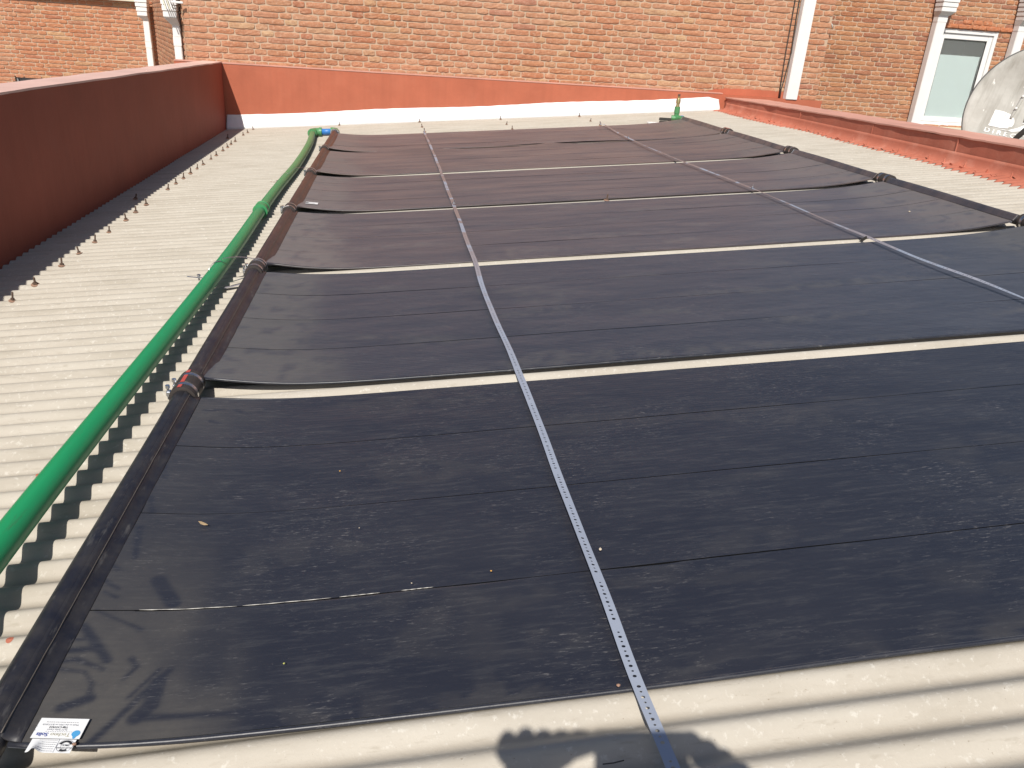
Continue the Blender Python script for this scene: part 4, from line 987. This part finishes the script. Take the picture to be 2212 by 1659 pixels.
# lower sticker with stamp and a lifted curl
s2 = tag(empty('sticker', R(.09, .055, .04)), 'smaller white certification sticker with round black stamp and lifted corner', 'sticker')
cx2, cy2 = .0930, .0442
curl = lambda x, y: .010*math.exp(-((x-.0745)/.0060)**2)*min(1, max(0, (.056-y)/.024))**1.5
sticker_part('label_paper', plate(50, 16, .0610, .0240), M['paper'], s2, cx2, cy2, rot, LF-.0002, bend=curl)
def ringm(r0, r1, n=40, a0=0, a1=360):
    v = []; f = []
    for k in range(n+1):
        a = math.radians(a0 + (a1-a0)*k/n); v += [(math.cos(a)*r0, math.sin(a)*r0, 0), (math.cos(a)*r1, math.sin(a)*r1, 0)]
    for k in range(n): f.append((2*k, 2*k+1, 2*k+3, 2*k+2))
    return pyd('stamp', v, f)
X_, Y_ = onst(-.0190, .000, cx2, cy2)
for r0, r1, a0, a1, mt in ((.0106, .0111, 0, 360, 'ink_grey'), (.0066, .0098, 200-0, 340, 'ink'), (.0064, .0098, 55, 125, 'ink'), (.0058, .0061, 0, 360, 'ink_grey')):
    sticker_part('stamp', ringm(r0, r1, 40, a0, a1), M[mt], s2, X_, Y_, rot, LF+.0004)
sticker_part('lettering', text_mesh('OG-100 CERTIFIED', .0026, 0, True), M['ink'], s2, X_, Y_+.0035*-1, rot, LF+.0006)
sticker_part('lettering', text_mesh('SRCC', .0040, 0, True), M['ink'], s2, X_, Y_+.0012, rot, LF+.0006)
mb = MB()
for r_ in range(6):
    xx = -.005
    for i in range(random.randint(6, 9)):
        w_ = random.uniform(.0012, .0028); mb.box((xx, -.010 + r_*.0038, 0), (xx+w_, -.0093 + r_*.0038, .0001)); xx += w_ + .0008
        if xx > .025: break
mb.box((-.0075, -.0115, 0), (-.0071, .0115, .0001))
sticker_part('fine_print', pyd('fine_print', mb.v, mb.f), M['ink_grey'], s2, cx2, cy2, rot, LF+.0004, bend=curl)
# tiny sticker on the fourth mat
s4 = tag(empty('sticker', R(.10, 4.01, .03)), 'tiny white sticker on the left end of the fourth mat', 'sticker')
sticker_part('label_paper', plate(10, 2, .072, .052), M['paper'], s4, .104, 3.985, PI, .009)
sticker_part('stamp', ringm(.0, .011, 20), M['ink'], s4, .076, 3.985, PI, .0098); 
mb = MB()
for i in range(6): mb.box((-.02+i*.006, -.002, 0), (-.02+i*.006+.004, .006, .0001))
sticker_part('fine_print', pyd('fine_print', mb.v, mb.f), M['ink_grey'], s4, .100, 3.985, PI, .0098)

# ------------------------------------------------------------------ satellite dish
dish = tag(empty('satellite_dish', (0, 0, 0)), 'large weathered grey satellite dish with worn white logo behind the right parapet', 'satellite dish')
dc = Vector((5.50, 4.84, .765)); toC = (CAM-dc).normalized()
dn = (toC + Vector((-.10, 0, .30))).normalized(); dxv = Vector((0, 0, 1)).cross(dn).normalized(); dyv = dn.cross(dxv).normalized()
roll = -.10; X2 = dxv*math.cos(roll)+dyv*math.sin(roll); Y2 = dyv*math.cos(roll)-dxv*math.sin(roll)
dish.matrix_world = Matrix(((X2.x, Y2.x, dn.x, dc.x), (X2.y, Y2.y, dn.y, dc.y), (X2.z, Y2.z, dn.z, dc.z), (0, 0, 0, 1)))
RA, RB = .492, .515; DEP = .09
def dz(x, y): return -DEP*(1-((x/RA)**2+(y/RB)**2))
def dish_mesh():
    v = [(0, 0, dz(0, 0))]; f = []; nr = 18; na = 96
    for i in range(1, nr+1):
        for k in range(na):
            a = 2*PI*k/na; r = i/nr; x, y = math.cos(a)*RA*r, math.sin(a)*RB*r
            z = dz(x, y)
            if i == nr: z -= .004
            v.append((x, y, z))
    for k in range(na):
        a = 2*PI*k/na; v.append((math.cos(a)*(RA+.012), math.sin(a)*(RB+.012), -.012))
    for k in range(na): f.append((0, 1+k, 1+(k+1) % na))
    for i in range(nr):
        for k in range(na): a, b_ = 1+i*na+k, 1+i*na+(k+1) % na; f.append((a, a+na, b_+na, b_))
    return pyd('reflector', v, f)
o = link('reflector', dish_mesh(), M['dish'], dish, True); md = o.modifiers.new('s', 'SOLIDIFY'); md.thickness = .006
mb = MB()
v = []; n = 96
for k in range(n): a = 2*PI*k/n; v.append((math.cos(a)*(RA+.008), math.sin(a)*(RB+.008), -.012))
v.append(v[0]); mb.tube(v, .007, 8, False); mb.build('rim', simple('rim_grey', (.10, .10, .095), .5), dish, True)
for xo in (-.155, -.055):                                       # pressed ribs with rivets
    mb = MB(); pts = [(xo-.012 + .02*t, -.06 + .18*t, dz(xo, -.06+.18*t)+.003) for t in np.linspace(0, 1, 8)]
    mb.tube(pts, [.008]+[.012]*6+[.013], 12); o = mb.build('rib', M['dish'], dish, True)
    for t in (.45, .98):
        mb = MB(); px_, py_ = xo-.012+.02*t, -.06+.18*t; z = dz(px_, py_)+.02; mb.tube([(px_, py_, z-.004), (px_, py_, z+.004), (px_, py_, z+.006)], [.011, .010, .005], 12); mb.build('rivet', M['dirty_white'], o, True)
def ondish(me, lift=.004):
    for q_ in me.vertices: q_.co.z = dz(q_.co.x, q_.co.y) + lift
    return me
def subdiv_poly(pts):
    bm = bmesh.new(); vs_ = [bm.verts.new((x, y, 0)) for x, y in pts]; bm.faces.new(vs_)
    bmesh.ops.triangulate(bm, faces=bm.faces[:]); bmesh.ops.subdivide_edges(bm, edges=bm.edges[:], cuts=2, use_grid_fill=True); bmesh.ops.triangulate(bm, faces=bm.faces[:]); me = bpy.data.meshes.new('logo'); bm.to_mesh(me); bm.free(); return me
# the D shape with its sweep cut, on the lower half
DX, DY = -.292, -.118
KS = .78
D = [(DX, DY+.13), (DX+.06, DY+.131)]
for k in range(11): a = PI/2 - k*PI/10*.62; D.append((DX+.085+math.cos(a)*.125, DY+.035+math.sin(a)*.095))
D += [(DX+.17, DY-.022), (DX+.10, DY-.032), (DX, DY-.034)]
D = [(DX+(x-DX)*KS, DY+(y-DY)*KS) for x, y in D]; me = ondish(subdiv_poly(D)); link('logo', me, M['logo'], dish)
SW = [(DX+.10, DY-.045), (DX+.19, DY-.034), (DX+.25, DY+.0), (DX+.32, DY+.055), (DX+.27, DY+.055), (DX+.40, DY+.115), (DX+.36, DY+.02), (DX+.30, DY-.02), (DX+.22, DY-.045)]
SW = [(DX+(x-DX)*KS, DY+(y-DY)*KS) for x, y in SW]; me = ondish(subdiv_poly(SW)); link('logo', me, M['logo'], dish)
tm = text_mesh('D I R E C T V', .046, 0, True)
bm = bmesh.new(); bm.from_mesh(tm)
xs_ = [q_.co.x for q_ in bm.verts]; w_ = max(xs_)-min(xs_); x0_ = min(xs_)
for q_ in bm.verts: q_.co.x = (q_.co.x-x0_)*(.33/w_) + DX-.012; q_.co.y += DY-.064
bm.to_mesh(tm); bm.free(); link('lettering', ondish(tm), M['logo'], dish)
# feed arm and mount
mb = MB(); mb.tube([(-.17, -.47, -.02), (-.04, -.22, .12), (.12, .02, .28)], .021, 12); mb.build('feed_arm', M['dark'], dish, True)
mb = MB(); mb.tube([(.12, .02, .27), (.13, .03, .32), (.14, .04, .38)], [.03, .035, .03], 16); mb.build('feed_horn', M['dirty_white'], dish, True)
mb = MB(); mb.tube([(0, -.05, -.10), (0, -.05, -.20)], .05, 16); mb.tube([(0, -.05, -.18), (0, -.40, -.30), (0, -3.2, -1.3)], .025, 12); mb.build('mast', M['dark'], dish, True)

# ------------------------------------------------------------------ litter
def crumb(x, y, r, mat, label, cat, h=.018, group=None):
    bm = bmesh.new(); bmesh.ops.create_icosphere(bm, subdivisions=1, radius=r)
    for q_ in bm.verts: q_.co = Vector((q_.co.x*random.uniform(.7, 1.3), q_.co.y*random.uniform(.7, 1.2), q_.co.z*random.uniform(.4, .7)))
    me = bpy.data.meshes.new(cat); bm.to_mesh(me); bm.free(); o = link(cat.replace(' ', '_'), me, mat); o.location = R(x, y, h); tag(o, label, cat, group)
crumb(.9951, .3922, .0042, M['pebble'], 'pale crumb of mortar just right of the left metal band', 'pebble')
crumb(.4593, .796, .0022, M['orange_crumb'], 'tiny orange speck on the upper part of the nearest mat', 'speck')
crumb(.7717, .361, .0019, M['orange_crumb'], 'tiny orange speck by the lowest seam of the nearest mat', 'speck')
crumb(.4047, .178, .0018, simple('yellow_speck', (.45, .45, .12), .7), 'tiny yellow speck low on the nearest mat', 'speck')
crumb(.6193, .3502, .0016, M['pebble'], 'white grain above the lowest seam of the nearest mat', 'grain')
crumb(.514, .5505, .0014, M['pebble'], 'white grain in the middle strip of the nearest mat', 'grain')
crumb(.9375, .0408, .0035, M['rust_bright'], 'rusty flake on the near edge of the nearest mat', 'flake', .02)
crumb(.1237, .046, .0035, M['rust_bright'], 'brown flake by the round-stamp sticker', 'flake', .035)
crumb(3.35, 3.02, .006, M['pebble'], 'white grain on the third mat near the right header', 'grain', .02)
lf = MB(); base = (.1856, .6076)
pts = [(-.011, .002), (-.005, .0045), (.004, .003), (.012, -.003), (.004, -.003), (-.005, -.002)]
v = [(base[0]+a, base[1]+b_*1.3-a*.35, (base[0]+a)*TA + profile(base[0]+a, 0) + .006 + .003*abs(a)/.01) for a, b_ in pts]; lf.add(v, [tuple(range(6))]); lf.add([(x, y, z-.0008) for x, y, z in v], [tuple(range(6))[::-1]])
tag(lf.build('dry_leaf', M['leaf']), 'small dry curled leaf on the nearest mat, left side', 'leaf')
mb = MB(); mb.tube([R(.885, -.078, -.004), R(.90, -.0785, -.004), R(.917, -.0770, -.0035)], .0009, 6); tag(mb.build('twig', M['dark']), 'tiny dark twig lying in the roof valley beside the metal band', 'twig')
for x, y in [(-.2768, .9298), (-.0918, .323)]:
    mb = MB(); n = 12; c = R(x, snap(y), .0007); v = [tuple(c + Vector((math.cos(2*PI*k/n)*.006, math.sin(2*PI*k/n)*.008, crest_h(snap(y)+math.sin(2*PI*k/n)*.008) + 0))) for k in range(n)]
    mb.add(v + [tuple(c)], [(k, (k+1) % n, n) for k in range(n)]); o = mb.build('paint_drip', M['membrane'], roof)

# ------------------------------------------------------------------ the person taking the picture (behind the lens; their shadow falls on the roof)
def skin_obj(name, verts, edges, radii, mat, parent=None, root=0, sub=2):
    me = bpy.data.meshes.new(name); me.from_pydata([tuple(v) for v in verts], edges, []); me.update()
    o = bpy.data.objects.new(name, me); COL.objects.link(o); o.modifiers.new('skin', 'SKIN')
    if not me.skin_vertices: me.skin_vertices.new(name='')
    sv = me.skin_vertices[0].data
    for i, r in enumerate(radii): sv[i].radius = (r, r) if not isinstance(r, tuple) else r; sv[i].use_root = (i == root)
    s_ = o.modifiers.new('sub', 'SUBSURF'); s_.levels = sub; s_.render_levels = sub
    dg = bpy.context.evaluated_depsgraph_get(); dg.update(); nm = bpy.data.meshes.new_from_object(o.evaluated_get(dg))
    bpy.data.objects.remove(o); o2 = link(name, nm, mat, None, True)
    if len(nm.materials) == 0: nm.materials.append(mat)
    if parent: at(o2, parent)
    return o2
person = tag(empty('person', (.62, -1.25, .05)), 'person kneeling behind the near edge, holding a phone in both hands', 'person')
PC = CAM - FWD*.014                                        # phone centre plane
def L3(r_, u_, f_=0): return PC + RIGHT*(r_-.010) + UP*u_ + FWD*f_
z0 = .62*TA
pel = Vector((.62, -1.34, z0+.46))
V = [pel, Vector((.62, -1.33, z0+.62)), Vector((.62, -1.31, z0+.80)), Vector((.62, -1.29, z0+.90)), Vector((.62, -1.26, z0+.985)), Vector((.62, -1.22, z0+1.06)), Vector((.62, -1.21, z0+1.12)), Vector((.62, -1.21, z0+1.17)),
     Vector((.44, -1.29, z0+.89)), Vector((.36, -1.22, z0+.64)), L3(-.088, -.122, -.05),
     Vector((.80, -1.29, z0+.89)), Vector((.90, -1.20, z0+.64)), L3(.264, -.137, -.05),
     Vector((.52, -1.33, z0+.42)), Vector((.50, -1.16, z0+.07)), Vector((.50, -1.60, z0+.05)), Vector((.50, -1.68, z0+.05)),
     Vector((.72, -1.33, z0+.42)), Vector((.76, -1.16, z0+.07)), Vector((.76, -1.60, z0+.05)), Vector((.76, -1.68, z0+.05))]
Eg = [(0,1),(1,2),(2,3),(3,4),(4,5),(5,6),(6,7),(3,8),(8,9),(9,10),(3,11),(11,12),(12,13),(0,14),(14,15),(15,16),(16,17),(0,18),(18,19),(19,20),(20,21)]
Rd = [(.15,.11),(.135,.10),(.155,.11),(.12,.09),(.055,.055),(.085,.095),(.085,.10),(.055,.065),.065,.042,.026,.065,.042,.026,.09,.065,.042,.035,.09,.065,.042,.035]
skin_obj('body', V, Eg, Rd, M['skin'], person)
# shirt and trousers as slightly larger shells
skin_obj('shirt', [V[0], V[1], V[2], V[3], V[8], (V[8]+V[9])/2, V[11], (V[11]+V[12])/2], [(0,1),(1,2),(2,3),(3,4),(4,5),(3,6),(6,7)], [(.16,.12),(.145,.11),(.165,.12),(.135,.10),.075,.062,.075,.062], M['shirt'], person)
skin_obj('trousers', [V[0], V[14], V[15], V[16], V[18], V[19], V[20]], [(0,1),(1,2),(2,3),(0,4),(4,5),(5,6)], [(.165,.125),.10,.075,.052,.10,.075,.052], M['trousers'], person)
skin_obj('hair', [Vector((.62, -1.235, z0+1.10)), Vector((.62, -1.225, z0+1.16)), Vector((.62, -1.215, z0+1.185))], [(0,1),(1,2)], [(.09,.09),(.088,.095),(.05,.05)], M['hair'], person)
# hands: palm behind the phone's end, four fingers over the top edge and front rim, thumb on the screen side
def hand(palm_, wrist_, fingers, thumb):
    vs_ = [L3(*wrist_), L3(*palm_)]; es = [(0, 1)]; rd = [.028, (.034, .020)]
    for (r_, u_, lean) in fingers:                       # knuckle peak of each finger, bent forward over the phone's edge
        n0 = len(vs_); b0 = Vector(palm_)*.45 + Vector((r_, u_, -.03))*.55
        vs_ += [L3(*b0), L3(r_-lean*.3, u_-.010, -.030), L3(r_, u_, -.016), L3(r_+lean, u_-.012, -.008)]; es += [(1, n0), (n0, n0+1), (n0+1, n0+2), (n0+2, n0+3)]; rd += [.022, .0175, .0145, .0110]
    n0 = len(vs_); vs_ += [L3(*q) for q in thumb]; es += [(1, n0), (n0, n0+1), (n0+1, n0+2)]; rd += [.015, .012, .009]
    skin_obj('hand', vs_, es, rd, M['skin'], person, sub=1)
hand((-.062, -.048, -.035), (-.072, -.115, -.05), [(-.098, .004, .012), (-.070, .009, .012), (-.042, .006, .012), (-.014, .004, .016), (.012, .002, .028)], [(-.04, -.030, -.035), (-.005, -.018, -.030), (.045, -.012, -.012)])
hand((.235, -.075, -.035), (.262, -.135, -.05), [(.180, .004, -.010), (.205, -.008, -.012), (.228, -.022, -.012), (.248, -.040, -.012)], [(.215, -.085, -.035), (.190, -.070, -.030), (.168, -.050, -.012)])
ph = tag(empty('phone', L3(.107, -.034, 0)), 'dark phone held in both hands of the kneeling person', 'phone')
mb = MB(); mb.bbox((-.070, -.0375, -.004), (.070, .0375, .004), .0035); o = mb.build('phone_body', M['phone']); o.parent = ph
Mx = Matrix(((RIGHT.x, UP.x, -FWD.x, 0), (RIGHT.y, UP.y, -FWD.y, 0), (RIGHT.z, UP.z, -FWD.z, 0), (0, 0, 0, 1)))
ph.matrix_world = Matrix.Translation(L3(.107, -.034, 0)) @ Mx
